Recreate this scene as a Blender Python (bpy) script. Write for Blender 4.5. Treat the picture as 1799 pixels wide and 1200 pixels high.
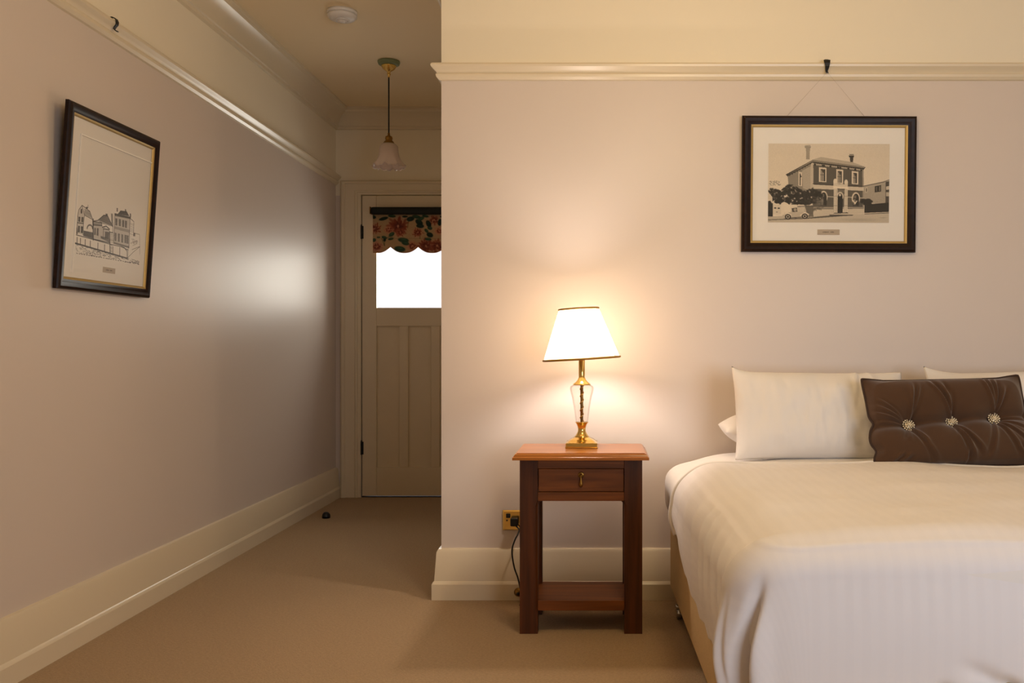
import bpy, bmesh, math, random
import numpy as np
from mathutils import Vector, Matrix, noise as mnoise

random.seed(3)
rng = np.random.RandomState(7)
S = bpy.context.scene
COL = S.collection
PI = math.pi
for o in list(bpy.data.objects):
    bpy.data.objects.remove(o)

# ------------------------------------------------------------------ camera
FPX, CX, CY, CAMZ = 1600.0, 1058.0, 610.0, 1.02
cam_d = bpy.data.cameras.new('camera')
cam_d.sensor_width = 36.0
cam_d.lens = FPX / 1799.0 * 36.0
cam_d.shift_x = -(CX - 899.5) / 1799.0
cam_d.shift_y = (CY - 600.0) / 1799.0
cam_d.clip_start = 0.02
cam = bpy.data.objects.new('camera', cam_d)
COL.objects.link(cam)
cam.location = (0, 0, CAMZ)
cam.rotation_euler = (PI / 2, 0, 0)
S.camera = cam

def at(px, py, d):
    """point of the room seen at photograph pixel (px, py) at depth d"""
    return Vector(((px - CX) * d / FPX, d, CAMZ - (py - CY) * d / FPX))

# ------------------------------------------------------------------ world, daylight, exposure
w = bpy.data.worlds.new('overcast_sky')
S.world = w
w.use_nodes = True
w.node_tree.nodes['Background'].inputs[0].default_value = (0.93, 0.90, 0.93, 1)
w.node_tree.nodes['Background'].inputs[1].default_value = 1.2

def area(name, loc, rot, sx, sy, power, color):
    d = bpy.data.lights.new(name, 'AREA')
    d.shape = 'RECTANGLE'
    d.size, d.size_y, d.energy, d.color = sx, sy, power, color
    o = bpy.data.objects.new(name, d)
    COL.objects.link(o)
    o.location, o.rotation_euler = loc, rot
    return o

# daylight entering by the bedroom window behind the camera and by the glazed door
area('daylight_bedroom_window', (1.8, -1.32, 1.10), (PI / 2, 0, 0), 1.8, 1.4, 70, (0.83, 0.90, 1.0))
area('daylight_door_glass', (-1.24, 6.62, 1.60), (-PI / 2, 0, 0), 0.8, 0.9, 23, (1.0, 0.95, 0.82))

# warm fill lamp added out of view above the bed foot, no fixture
def fill_lamp(loc, power, color):
    d = bpy.data.lights.new('added_warm_fill', 'POINT')
    d.energy, d.color, d.shadow_soft_size = power, color, 0.16
    o = bpy.data.objects.new('added_warm_fill', d)
    COL.objects.link(o)
    o.location = loc
fill_lamp((0.35, 2.15, 2.02), 23, (1.0, 0.76, 0.43))
LAMP_STRENGTH = 500.0
LAMP_COLOR = (1.0, 0.82, 0.68)
S.view_settings.view_transform = 'Standard'
S.view_settings.look = 'None'
S.view_settings.exposure = 0.0
S.view_settings.gamma = 1.0
S.view_settings.use_curve_mapping = False
S.cycles.use_denoising = True
S.cycles.max_bounces = 10
S.cycles.diffuse_bounces = 6
S.cycles.transparent_max_bounces = 12
S.cycles.caustics_reflective = False
S.cycles.caustics_refractive = False
S.cycles.sample_clamp_indirect = 6.0

# ------------------------------------------------------------------ materials
def lin(c):
    return tuple(((x / 12.92) if x <= 0.04045 else ((x + 0.055) / 1.055) ** 2.4) for x in c)

def mat(name, srgb, rough=0.5, metal=0.0, bump=None, var=0.0, var_scale=6.0, coat=0.0, sheen=0.0, spec=None):
    """principled material; bump = (noise scale, strength, distance); var = brightness variation"""
    m = bpy.data.materials.new(name)
    m.use_nodes = True
    nt = m.node_tree
    b = nt.nodes['Principled BSDF']
    c = lin(srgb) + (1,)
    b.inputs['Base Color'].default_value = c
    b.inputs['Roughness'].default_value = rough
    b.inputs['Metallic'].default_value = metal
    if coat:
        b.inputs['Coat Weight'].default_value = coat
        b.inputs['Coat Roughness'].default_value = 0.15
    if sheen:
        b.inputs['Sheen Weight'].default_value = sheen
    if spec is not None:
        b.inputs['Specular IOR Level'].default_value = spec
    tc = nt.nodes.new('ShaderNodeTexCoord')
    if var:
        n = nt.nodes.new('ShaderNodeTexNoise')
        n.inputs['Scale'].default_value = var_scale
        n.inputs['Detail'].default_value = 4
        nt.links.new(tc.outputs['Object'], n.inputs['Vector'])
        mx = nt.nodes.new('ShaderNodeMix')
        mx.data_type = 'RGBA'
        mx.inputs[6].default_value = tuple(v * (1 - var) for v in c[:3]) + (1,)
        mx.inputs[7].default_value = tuple(min(1, v * (1 + var)) for v in c[:3]) + (1,)
        nt.links.new(n.outputs['Fac'], mx.inputs[0])
        nt.links.new(mx.outputs[2], b.inputs['Base Color'])
    if bump:
        n = nt.nodes.new('ShaderNodeTexNoise')
        n.inputs['Scale'].default_value = bump[0]
        n.inputs['Detail'].default_value = 3
        nt.links.new(tc.outputs['Object'], n.inputs['Vector'])
        bp = nt.nodes.new('ShaderNodeBump')
        bp.inputs['Strength'].default_value = bump[1]
        bp.inputs['Distance'].default_value = bump[2]
        nt.links.new(n.outputs['Fac'], bp.inputs['Height'])
        nt.links.new(bp.outputs['Normal'], b.inputs['Normal'])
    return m

def wood(name, dark, light, axis='X', rough=0.5, scale=1.0, coat=0.0):
    m = mat(name, light, rough, coat=coat, spec=0.3)
    nt = m.node_tree
    b = nt.nodes['Principled BSDF']
    tc = nt.nodes.new('ShaderNodeTexCoord')
    mp = nt.nodes.new('ShaderNodeMapping')
    sc = {'X': (1.2, 22, 22), 'Y': (22, 1.2, 22), 'Z': (22, 22, 1.2)}[axis]
    mp.inputs['Scale'].default_value = tuple(v * scale for v in sc)
    n = nt.nodes.new('ShaderNodeTexNoise')
    n.inputs['Scale'].default_value = 2.2
    n.inputs['Detail'].default_value = 7
    n.inputs['Distortion'].default_value = 0.4
    cr = nt.nodes.new('ShaderNodeValToRGB')
    cr.color_ramp.elements[0].position = 0.32
    cr.color_ramp.elements[0].color = lin(dark) + (1,)
    cr.color_ramp.elements[1].position = 0.70
    cr.color_ramp.elements[1].color = lin(light) + (1,)
    nt.links.new(tc.outputs['Object'], mp.inputs['Vector'])
    nt.links.new(mp.outputs['Vector'], n.inputs['Vector'])
    nt.links.new(n.outputs['Fac'], cr.inputs['Fac'])
    nt.links.new(cr.outputs['Color'], b.inputs['Base Color'])
    return m

M = {}
M['wall'] = mat('lilac_beige_satin_paint', (0.83, 0.785, 0.75), 0.43, bump=(55, 0.03, 0.002), var=0.012, var_scale=1.5, spec=0.52)
M['frieze'] = mat('cream_satin_paint', (0.93, 0.895, 0.81), 0.5, bump=(55, 0.03, 0.002))
M['trim'] = mat('cream_gloss_trim_paint', (0.86, 0.81, 0.71), 0.3, bump=(30, 0.02, 0.002))
M['ceiling'] = mat('ceiling_paint', (0.93, 0.86, 0.72), 0.75, bump=(60, 0.04, 0.002))
M['carpet'] = mat('beige_wool_carpet', (0.66, 0.56, 0.43), 0.95, bump=(200, 0.7, 0.006), var=0.26, var_scale=110, sheen=0.15, spec=0.1)
M['brass'] = mat('polished_brass', (0.90, 0.77, 0.46), 0.16, 1.0, bump=(40, 0.03, 0.001))
M['brass_dull'] = mat('aged_brass', (0.55, 0.42, 0.20), 0.35, 1.0, bump=(40, 0.05, 0.001))
M['black'] = mat('black_plastic', (0.03, 0.03, 0.035), 0.4)
M['iron'] = mat('black_iron', (0.03, 0.027, 0.02), 0.5, bump=(80, 0.2, 0.001))
M['steel'] = mat('chromed_steel', (0.75, 0.75, 0.75), 0.15, 1.0, bump=(60, 0.02, 0.001))
M['wood_x'] = wood('stained_timber_crosswise', (0.35, 0.195, 0.08), (0.50, 0.285, 0.12), 'X')
M['wood_z'] = wood('stained_timber_upright', (0.25, 0.13, 0.05), (0.36, 0.19, 0.08), 'Z')
M['wood_y'] = wood('stained_timber_depthwise', (0.25, 0.13, 0.05), (0.36, 0.19, 0.08), 'Y')
M['wood_top'] = wood('polished_timber_top', (0.56, 0.32, 0.12), (0.68, 0.42, 0.17), 'X', rough=0.28, coat=0.2)
M['frame'] = mat('dark_burl_frame_lacquer', (0.125, 0.06, 0.03), 0.38, var=0.85, var_scale=42, coat=0.0, spec=0.2)
M['gilt'] = mat('gilt_slip', (0.74, 0.64, 0.42), 0.5, 0.6)
M['mat'] = mat('white_mount_board', (0.93, 0.915, 0.89), 0.8, bump=(300, 0.05, 0.0005))
M['plate'] = mat('grey_beige_caption_label', (0.70, 0.64, 0.56), 0.6)
M['ink'] = mat('caption_ink', (0.30, 0.25, 0.20), 0.7)
M['linen'] = mat('white_cotton_linen', (0.90, 0.887, 0.88), 0.75, bump=(420, 0.12, 0.0008), sheen=0.1, spec=0.3)
M['linen_warm'] = mat('ivory_cotton_seam', (0.80, 0.78, 0.74), 0.8)
M['divan'] = mat('beige_woven_upholstery', (0.80, 0.69, 0.50), 0.85, bump=(160, 0.5, 0.002), var=0.10, var_scale=45)
M['velvet'] = mat('brown_velvet', (0.29, 0.20, 0.135), 0.85, var=0.12, var_scale=9, sheen=0.35, spec=0.15)
M['velvet_dark'] = mat('dark_brown_piping', (0.20, 0.125, 0.085), 0.8)
M['pearl'] = mat('champagne_beads', (0.92, 0.86, 0.74), 0.18, 0.35)
M['plastic'] = mat('white_plastic', (0.86, 0.84, 0.82), 0.4)
M['verdigris'] = mat('green_painted_backing_block', (0.50, 0.55, 0.42), 0.5)
M['blind_tube'] = mat('dark_green_roller_fabric', (0.035, 0.055, 0.04), 0.7)
M['bulbbase'] = mat('white_ceramic', (0.85, 0.83, 0.8), 0.4)
M['flex'] = mat('dark_brown_flex', (0.10, 0.085, 0.05), 0.6)

def attr_mat(name, rough=0.6, coat=0.0, translucent=0.0):
    m = mat(name, (0.8, 0.8, 0.8), rough, coat=coat)
    nt = m.node_tree
    a = nt.nodes.new('ShaderNodeAttribute')
    a.attribute_name = 'print'
    b = nt.nodes['Principled BSDF']
    nt.links.new(a.outputs['Color'], b.inputs['Base Color'])
    if translucent:
        t = nt.nodes.new('ShaderNodeBsdfTranslucent')
        nt.links.new(a.outputs['Color'], t.inputs['Color'])
        mx = nt.nodes.new('ShaderNodeMixShader')
        mx.inputs[0].default_value = translucent
        nt.links.new(b.outputs[0], mx.inputs[1])
        nt.links.new(t.outputs[0], mx.inputs[2])
        nt.links.new(mx.outputs[0], nt.nodes['Material Output'].inputs['Surface'])
    return m
M['print'] = attr_mat('printed_paper', 0.7)
M['floral'] = attr_mat('floral_cotton', 0.85, translucent=0.12)

def thin_glass(name, tint=(1, 1, 1), gloss=1.0, rough=0.0):
    m = bpy.data.materials.new(name)
    m.use_nodes = True
    nt = m.node_tree
    nt.nodes.remove(nt.nodes['Principled BSDF'])
    out = nt.nodes['Material Output']
    t = nt.nodes.new('ShaderNodeBsdfTransparent')
    t.inputs[0].default_value = tint + (1,)
    g = nt.nodes.new('ShaderNodeBsdfGlossy')
    g.inputs['Roughness'].default_value = rough
    f = nt.nodes.new('ShaderNodeLayerWeight')
    f.inputs['Blend'].default_value = 0.5
    pw_ = nt.nodes.new('ShaderNodeMath'); pw_.operation = 'POWER'
    pw_.inputs[1].default_value = 4.0
    ml = nt.nodes.new('ShaderNodeMath')
    ml.operation = 'MULTIPLY_ADD'
    ml.inputs[1].default_value = 0.8 * gloss
    ml.inputs[2].default_value = 0.035 * gloss
    mx = nt.nodes.new('ShaderNodeMixShader')
    nt.links.new(f.outputs['Facing'], pw_.inputs[0])
    nt.links.new(pw_.outputs[0], ml.inputs[0])
    nt.links.new(ml.outputs[0], mx.inputs[0])
    nt.links.new(t.outputs[0], mx.inputs[1])
    nt.links.new(g.outputs[0], mx.inputs[2])
    nt.links.new(mx.outputs[0], out.inputs['Surface'])
    return m
M['pane'] = thin_glass('clear_window_glass')
M['picture_glass'] = thin_glass('picture_glass', gloss=0.8, rough=0.03)
M['crystal'] = thin_glass('crystal_glass', (0.985, 0.98, 0.975), 1.0, 0.02)

def translucent(name, c, trans, rough=0.7, sheer=0.0):
    m = mat(name, c, rough)
    nt = m.node_tree
    b = nt.nodes['Principled BSDF']
    t = nt.nodes.new('ShaderNodeBsdfTranslucent')
    t.inputs[0].default_value = lin(c) + (1,)
    mx = nt.nodes.new('ShaderNodeMixShader')
    mx.inputs[0].default_value = trans
    nt.links.new(b.outputs[0], mx.inputs[1])
    nt.links.new(t.outputs[0], mx.inputs[2])
    last = mx
    if sheer:          # open weave lets part of the light straight through
        tp = nt.nodes.new('ShaderNodeBsdfTransparent')
        tp.inputs[0].default_value = lin(c) + (1,)
        last = nt.nodes.new('ShaderNodeMixShader')
        last.inputs[0].default_value = sheer
        nt.links.new(mx.outputs[0], last.inputs[1])
        nt.links.new(tp.outputs[0], last.inputs[2])
    nt.links.new(last.outputs[0], nt.nodes['Material Output'].inputs['Surface'])
    return m
M['shade'] = translucent('cream_silk_shade', (0.98, 0.93, 0.84), 0.88, sheer=0.30)
M['opal'] = translucent('frosted_opal_glass', (0.90, 0.84, 0.80), 0.35, 0.25)

def emit(name, c, s):
    m = bpy.data.materials.new(name)
    m.use_nodes = True
    nt = m.node_tree
    nt.nodes.remove(nt.nodes['Principled BSDF'])
    e = nt.nodes.new('ShaderNodeEmission')
    e.inputs[0].default_value = c + (1,)
    e.inputs[1].default_value = s
    nt.links.new(e.outputs[0], nt.nodes['Material Output'].inputs['Surface'])
    return m
M['bulb'] = emit('lit_bulb', LAMP_COLOR, LAMP_STRENGTH)

def stripe_linen():
    """white cotton sateen with woven stripes running down the cloth (its own uv, in metres)"""
    m = mat('white_striped_sateen', (0.90, 0.885, 0.87), 0.7, sheen=0.1, spec=0.35)
    nt = m.node_tree
    b = nt.nodes['Principled BSDF']
    uv = nt.nodes.new('ShaderNodeUVMap')
    uv.uv_map = 'cloth'
    sp = nt.nodes.new('ShaderNodeSeparateXYZ')
    nt.links.new(uv.outputs[0], sp.inputs[0])
    a = nt.nodes.new('ShaderNodeMath'); a.operation = 'MULTIPLY'
    a.inputs[1].default_value = 2 * PI / 0.034
    nt.links.new(sp.outputs[0], a.inputs[0])
    s = nt.nodes.new('ShaderNodeMath'); s.operation = 'SINE'
    nt.links.new(a.outputs[0], s.inputs[0])
    mr = nt.nodes.new('ShaderNodeMapRange')
    mr.inputs[1].default_value = -0.25; mr.inputs[2].default_value = 0.25
    nt.links.new(s.outputs[0], mr.inputs[0])
    mx = nt.nodes.new('ShaderNodeMix'); mx.data_type = 'RGBA'
    mx.inputs[6].default_value = lin((0.9015, 0.8905, 0.9005)) + (1,)
    mx.inputs[7].default_value = lin((0.8975, 0.8865, 0.8970)) + (1,)
    nt.links.new(mr.outputs[0], mx.inputs[0])
    nt.links.new(mx.outputs[2], b.inputs['Base Color'])
    r = nt.nodes.new('ShaderNodeMapRange')
    r.inputs[3].default_value = 0.56; r.inputs[4].default_value = 0.70
    nt.links.new(mr.outputs[0], r.inputs[0])
    nt.links.new(r.outputs[0], b.inputs['Roughness'])
    return m
M['stripe'] = stripe_linen()

# ------------------------------------------------------------------ mesh helpers
def tri_count(o):
    return len(o.data.polygons)

def link(name, me, m=None, parent=None, smooth=False):
    o = bpy.data.objects.new(name, me)
    COL.objects.link(o)
    if m is not None:
        for x in (m if isinstance(m, (list, tuple)) else [m]):
            me.materials.append(x)
    if parent is not None:
        o.parent = parent
    if smooth:
        for p in me.polygons:
            p.use_smooth = True
    return o

def from_bm(name, bm, m=None, parent=None, smooth=False):
    me = bpy.data.meshes.new(name)
    bm.normal_update()
    bm.to_mesh(me)
    bm.free()
    return link(name, me, m, parent, smooth)

def tag(o, label=None, cat=None, group=None, kind=None):
    if label: o['label'] = label
    if cat: o['category'] = cat
    if group: o['group'] = group
    if kind: o['kind'] = kind
    return o

def empty(name, loc=(0, 0, 0), rot=(0, 0, 0)):
    o = bpy.data.objects.new(name, None)
    COL.objects.link(o)
    o.location, o.rotation_euler = loc, rot
    o.empty_display_size = 0.05
    return o

def add_box(bm, x0, x1, y0, y1, z0, z1, bev=0.0, seg=2):
    r = bmesh.ops.create_cube(bm, size=1.0)
    vs = r['verts']
    for v in vs:
        v.co = Vector((x0 + (v.co.x + .5) * (x1 - x0), y0 + (v.co.y + .5) * (y1 - y0), z0 + (v.co.z + .5) * (z1 - z0)))
    if bev:
        es = list({e for v in vs for e in v.link_edges})
        bmesh.ops.bevel(bm, geom=es, offset=bev, segments=seg, affect='EDGES', profile=0.5)

def box(name, x0, x1, y0, y1, z0, z1, m, parent=None, bev=0.0, seg=2):
    bm = bmesh.new()
    add_box(bm, x0, x1, y0, y1, z0, z1, bev, seg)
    return from_bm(name, bm, m, parent)

def lathe_bm(bm, prof, n=32, cx=0, cy=0, fn=None):
    """prof: list of (radius, z); fn(angle, i, r, z) -> (r, z) for lobed shapes"""
    rings = []
    for i, (r, z) in enumerate(prof):
        ring = []
        for k in range(n):
            a = 2 * PI * k / n
            rr, zz = fn(a, i, r, z) if fn else (r, z)
            ring.append(bm.verts.new((cx + rr * math.cos(a), cy + rr * math.sin(a), zz)))
        rings.append(ring)
    for i in range(len(rings) - 1):
        for k in range(n):
            bm.faces.new((rings[i][k], rings[i][(k + 1) % n], rings[i + 1][(k + 1) % n], rings[i + 1][k]))
    return rings

def lathe(name, prof, m, parent=None, n=32, caps=True, smooth=True, fn=None):
    bm = bmesh.new()
    rings = lathe_bm(bm, prof, n, fn=fn)
    if caps:
        if prof[0][0] > 1e-6: bm.faces.new(list(reversed(rings[0])))
        if prof[-1][0] > 1e-6: bm.faces.new(rings[-1])
    bmesh.ops.remove_doubles(bm, verts=bm.verts, dist=1e-6)
    bmesh.ops.recalc_face_normals(bm, faces=bm.faces)
    o = from_bm(name, bm, m, parent, smooth)
    return o

def autosmooth(o, ang=40):
    """smooth shading kept crisp at edges sharper than ang"""
    me = o.data
    bm = bmesh.new(); bm.from_mesh(me)
    for e in bm.edges:
        if len(e.link_faces) == 2 and e.calc_face_angle(0) > math.radians(ang):
            e.smooth = False
    for f in bm.faces: f.smooth = True
    bm.to_mesh(me); bm.free()
    return o

def sweep(name, path, prof, m, parent=None, side=1):
    """extrude profile [(out, z)] along a floor path [(x, y)], mitred; out is to the right of travel for side=1"""
    bm = bmesh.new()
    n = len(path)
    P = [Vector((p[0], p[1])) for p in path]
    rows = []
    for i in range(n):
        ds = []
        if i > 0: ds.append((P[i] - P[i - 1]).normalized())
        if i < n - 1: ds.append((P[i + 1] - P[i]).normalized())
        ns = [Vector((d.y, -d.x)) * side for d in ds]
        if len(ns) == 2:
            b = (ns[0] + ns[1]); b = b / max(1e-6, b.dot(ns[0]))
        else:
            b = ns[0]
        rows.append([bm.verts.new((P[i].x + b.x * u, P[i].y + b.y * u, z)) for u, z in prof])
    k = len(prof)
    for i in range(n - 1):
        for j in range(k - 1):
            bm.faces.new((rows[i][j], rows[i][j + 1], rows[i + 1][j + 1], rows[i + 1][j]))
        bm.faces.new((rows[i][k - 1], rows[i][0], rows[i + 1][0], rows[i + 1][k - 1]))
    bm.faces.new(rows[0]); bm.faces.new(list(reversed(rows[-1])))
    bmesh.ops.recalc_face_normals(bm, faces=bm.faces)
    return autosmooth(from_bm(name, bm, m, parent), 28)

def tube(name, pts, rad, m, parent=None, n=10, closed=False):
    """tube along 3-D points, rad a number or list"""
    bm = bmesh.new()
    P = [Vector(p) for p in pts]
    N = len(P)
    rings = []
    up = Vector((0, 0, 1))
    prev = None
    for i in range(N):
        if closed:
            t = (P[(i + 1) % N] - P[i - 1]).normalized()
        else:
            t = (P[min(i + 1, N - 1)] - P[max(i - 1, 0)]).normalized()
        if prev is None:
            a = t.orthogonal().normalized()
        else:
            a = (prev - t * prev.dot(t)).normalized()
        prev = a
        b = t.cross(a)
        r = rad[i] if isinstance(rad, (list, tuple)) else rad
        rings.append([bm.verts.new(P[i] + (a * math.cos(2 * PI * k / n) + b * math.sin(2 * PI * k / n)) * r) for k in range(n)])
    M_ = N if closed else N - 1
    for i in range(M_):
        A, B = rings[i], rings[(i + 1) % N]
        off = 0
        if closed and i == N - 1:
            off = min(range(n), key=lambda q: (A[0].co - B[q].co).length)
        for k in range(n):
            bm.faces.new((A[k], A[(k + 1) % n], B[(k + 1 + off) % n], B[(k + off) % n]))
    if not closed:
        bm.faces.new(list(reversed(rings[0]))); bm.faces.new(rings[-1])
    bmesh.ops.recalc_face_normals(bm, faces=bm.faces)
    return from_bm(name, bm, m, parent, True)

def smooth_path(pts, n=8):
    """Catmull-Rom through points"""
    P = [Vector(p) for p in pts]
    out = []
    for i in range(len(P) - 1):
        p0, p1, p2, p3 = P[max(i - 1, 0)], P[i], P[i + 1], P[min(i + 2, len(P) - 1)]
        for k in range(n):
            t = k / n
            out.append(0.5 * ((2 * p1) + (p2 - p0) * t + (2 * p0 - 5 * p1 + 4 * p2 - p3) * t * t + (3 * p1 - p0 - 3 * p2 + p3) * t ** 3))
    out.append(P[-1])
    return out

def grid_mesh(name, X, Y, Z, closed_u=False):
    """mesh from 2-D numpy coordinate arrays"""
    nu, nv = X.shape
    co = np.stack([X, Y, Z], -1).reshape(-1, 3)
    idx = np.arange(nu * nv).reshape(nu, nv)
    a = idx[:-1, :-1].ravel(); b = idx[1:, :-1].ravel(); c = idx[1:, 1:].ravel(); d = idx[:-1, 1:].ravel()
    faces = np.stack([a, b, c, d], -1)
    me = bpy.data.meshes.new(name)
    me.from_pydata(co.tolist(), [], faces.tolist())
    me.update()
    return me

def sstep(a, b, x):
    t = np.clip((x - a) / (b - a), 0, 1)
    return t * t * (3 - 2 * t)

# ------------------------------------------------------------------ flat print (photograph, drawing, floral cloth)
class Raster:
    """small painter for the flat prints; the picture becomes a colour attribute of a thin sheet"""
    def __init__(s, u0, u1, v0, v1, nx, ny, bg):
        s.u = np.linspace(u0, u1, nx)[:, None] + np.zeros((1, ny))
        s.v = np.linspace(v0, v1, ny)[None, :] + np.zeros((nx, 1))
        s.c = np.zeros((nx, ny, 3)); s.c[:] = bg
    def put(s, m, col, a=1.0):
        m = (m * a)[..., None]
        s.c = s.c * (1 - m) + np.array(col, float) * m
    def poly(s, pts, col, a=1.0):
        m = np.zeros(s.u.shape, bool)
        n = len(pts)
        for i in range(n):
            (x0, y0), (x1, y1) = pts[i], pts[(i + 1) % n]
            if y0 == y1: continue
            c = ((s.v >= min(y0, y1)) & (s.v < max(y0, y1))) & (s.u < x0 + (s.v - y0) * (x1 - x0) / (y1 - y0))
            m ^= c
        s.put(m.astype(float), col, a)
        return m
    def line(s, pts, wd, col, a=1.0):
        for (x0, y0), (x1, y1) in zip(pts[:-1], pts[1:]):
            dx, dy = x1 - x0, y1 - y0
            L = dx * dx + dy * dy + 1e-9
            t = np.clip(((s.u - x0) * dx + (s.v - y0) * dy) / L, 0, 1)
            d = np.hypot(s.u - x0 - t * dx, s.v - y0 - t * dy)
            s.put(np.clip((wd - d) / (0.5 * wd) , 0, 1), col, a)
    def ell(s, cx, cy, rx, ry, col, a=1.0, soft=0.15, rot=0.0):
        du, dv = s.u - cx, s.v - cy
        c_, s_ = math.cos(rot), math.sin(rot)
        d = np.hypot((du * c_ + dv * s_) / rx, (-du * s_ + dv * c_) / ry)
        s.put(np.clip((1 - d) / soft, 0, 1), col, a)
    def speck(s, mask, amt, r=rng):
        s.c = np.clip(s.c * (1 + (mask * amt)[..., None] * r.uniform(-1, 1, s.u.shape)[..., None]), 0, 1)
    def colours(s):
        c = np.clip(s.c, 0, 1)
        l = np.where(c <= 0.04045, c / 12.92, ((c + 0.055) / 1.055) ** 2.4)
        return np.concatenate([l, np.ones(l.shape[:2] + (1,))], -1).reshape(-1, 4)
    def attach(s, me):
        a = me.color_attributes.new('print', 'FLOAT_COLOR', 'POINT')
        a.data.foreach_set('color', s.colours().astype(np.float32).ravel())

# ------------------------------------------------------------------ the room
XL = -1.811        # left wall
YB = 3.703         # bed-head wall
XC = -0.654        # corner where the hallway begins
YD = 6.190         # door wall
ZC = 2.63          # ceiling
YF, XR = -1.2, 3.3 # window wall behind the camera, wall beyond the bed
ZR = 2.115         # picture rail height (paint changes behind it)
def struct(o): return tag(o, kind='structure')

struct(box('floor', XL - .15, XR + .15, YF - .15, YD + .6, -0.10, 0.0, M['carpet']))
struct(box('ceiling', XL - .15, XR + .15, YF - .15, YD + .15, ZC, ZC + .10, M['ceiling']))

def painted_wall(name, x0, x1, y0, y1, z0=0.0, z1=ZC, cut=ZR):
    bm = bmesh.new()
    add_box(bm, x0, x1, y0, y1, z0, z1)
    if z0 < cut < z1:
        bmesh.ops.bisect_plane(bm, geom=bm.verts[:] + bm.edges[:] + bm.faces[:], plane_co=(0, 0, cut), plane_no=(0, 0, 1))
    for f in bm.faces:
        f.material_index = 1 if f.calc_center_median().z > cut else 0
    return struct(from_bm(name, bm, [M['wall'], M['frieze']]))

painted_wall('wall_left', XL - .15, XL, YF - .15, YD + .15, cut=2.15)
painted_wall('wall_back', XC, XR + .15, YB, YB + .15)
painted_wall('wall_hall', XC, XC + .15, YB + .15, YD + .15)
painted_wall('wall_right', XR, XR + .15, YF - .15, YB)

# window wall behind the camera, with its window
def wall_with_hole(name, x0, x1, y0, y1, hx0, hx1, hz0, hz1, cut=ZR):
    bm = bmesh.new()
    add_box(bm, x0, hx0, y0, y1, 0, ZC)
    add_box(bm, hx1, x1, y0, y1, 0, ZC)
    if hz0 > 0.001: add_box(bm, hx0, hx1, y0, y1, 0, hz0)
    add_box(bm, hx0, hx1, y0, y1, hz1, ZC)
    bmesh.ops.bisect_plane(bm, geom=bm.verts[:] + bm.edges[:] + bm.faces[:], plane_co=(0, 0, cut), plane_no=(0, 0, 1))
    for f in bm.faces:
        f.material_index = 1 if f.calc_center_median().z > cut else 0
    return struct(from_bm(name, bm, [M['wall'], M['frieze']]))
wall_with_hole('wall_front', XL, XR, YF - .15, YF, 0.9, 2.7, 0.40, 1.80)
bm = bmesh.new()
for a, b_, c, d in ((0.9, 0.97, 0.4, 1.8), (2.63, 2.7, 0.4, 1.8), (0.97, 2.63, 0.4, 0.47), (0.97, 2.63, 1.73, 1.8), (1.77, 1.83, 0.47, 1.73)):
    add_box(bm, a, b_, YF - .10, YF - .05, c, d)
w1 = struct(from_bm('window_1', bm, M['trim']))
box('pane', 0.97, 2.63, YF - .078, YF - .074, 0.47, 1.73, M['pane'], w1)

# door wall around the opening
DX0, DX1, DZ1 = -1.637, -0.845, 2.055      # opening
wall_with_hole('wall_end', XL, XC, YD, YD + .15, DX0, DX1, 0.0, DZ1, cut=2.05)

# skirting boards
SK = [(0, 0), (.034, 0), (.034, .063), (.029, .072), (.025, .075), (.017, .190), (.011, .201), (0, .204)]
struct(sweep('baseboard_left', [(XL, YF), (XL, YD)], SK, M['trim']))
struct(sweep('baseboard_back', [(XC, YD - .03), (XC, YB), (XR, YB)], SK, M['trim']))
struct(sweep('baseboard_front', [(XR, YF), (XL + .035, YF)], SK, M['trim']))
# picture rails
RL = [(0, .065), (.034, .065), (.038, .058), (.036, .050), (.026, .040), (.018, .033), (.016, .028), (.020, .022), (.018, .013), (.009, .003), (0, 0)]
r1 = struct(sweep('trim_1', [(XL, YF), (XL, YD)], [(u, z + 2.135) for u, z in RL], M['trim']))
for v in r1.data.vertices:        # the long rail runs a touch downhill towards the door
    v.co.z -= 0.0095 * (v.co.y - 4.6)
struct(sweep('trim_2', [(XC, YD), (XC, YB), (XR, YB)], [(u, z + 2.102) for u, z in RL], M['trim']))
# cornice
CN = [(0, ZC), (.105, ZC), (.105, ZC - .014), (.094, ZC - .018), (.088, ZC - .030), (.060, ZC - .048), (.038, ZC - .075), (.028, ZC - .100), (.026, ZC - .112), (.018, ZC - .116), (.016, ZC - .130), (0, ZC - .134)]
struct(sweep('trim_3', [(XL, YF), (XL, YD), (XC, YD), (XC, YB), (XR, YB)], CN, M['trim']))

# architrave round the door (moulded, mitred) built as an extruded profile frame
def architrave():
    prof = [(0, 0), (0, .018), (.010, .026), (.028, .026), (.034, .018), (.095, .014), (.102, .020), (.112, .020), (.118, .012), (.138, .010), (.138, 0)]
    # u runs from the outer edge to the opening, w is the projection from the wall
    xo0, xo1, zo = DX0 - .138, DX1 + .138, DZ1 + .094
    bm = bmesh.new()
    rows = []
    k = .094 / .138
    for (cx, cz, sx, sz) in ((xo0, 0, 1, 0), (xo0, zo, 1, -k), (xo1, zo, -1, -k), (xo1, 0, -1, 0)):
        rows.append([bm.verts.new((cx + sx * u, YD - w_, cz + sz * u)) for u, w_ in prof])
    n = len(prof)
    for i in range(3):
        for j in range(n):
            bm.faces.new((rows[i][j], rows[i][(j + 1) % n], rows[i + 1][(j + 1) % n], rows[i + 1][j]))
    bm.faces.new(rows[0]); bm.faces.new(list(reversed(rows[-1])))
    bmesh.ops.recalc_face_normals(bm, faces=bm.faces)
    return struct(autosmooth(from_bm('trim_4', bm, M['trim']), 28))
architrave()

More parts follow.
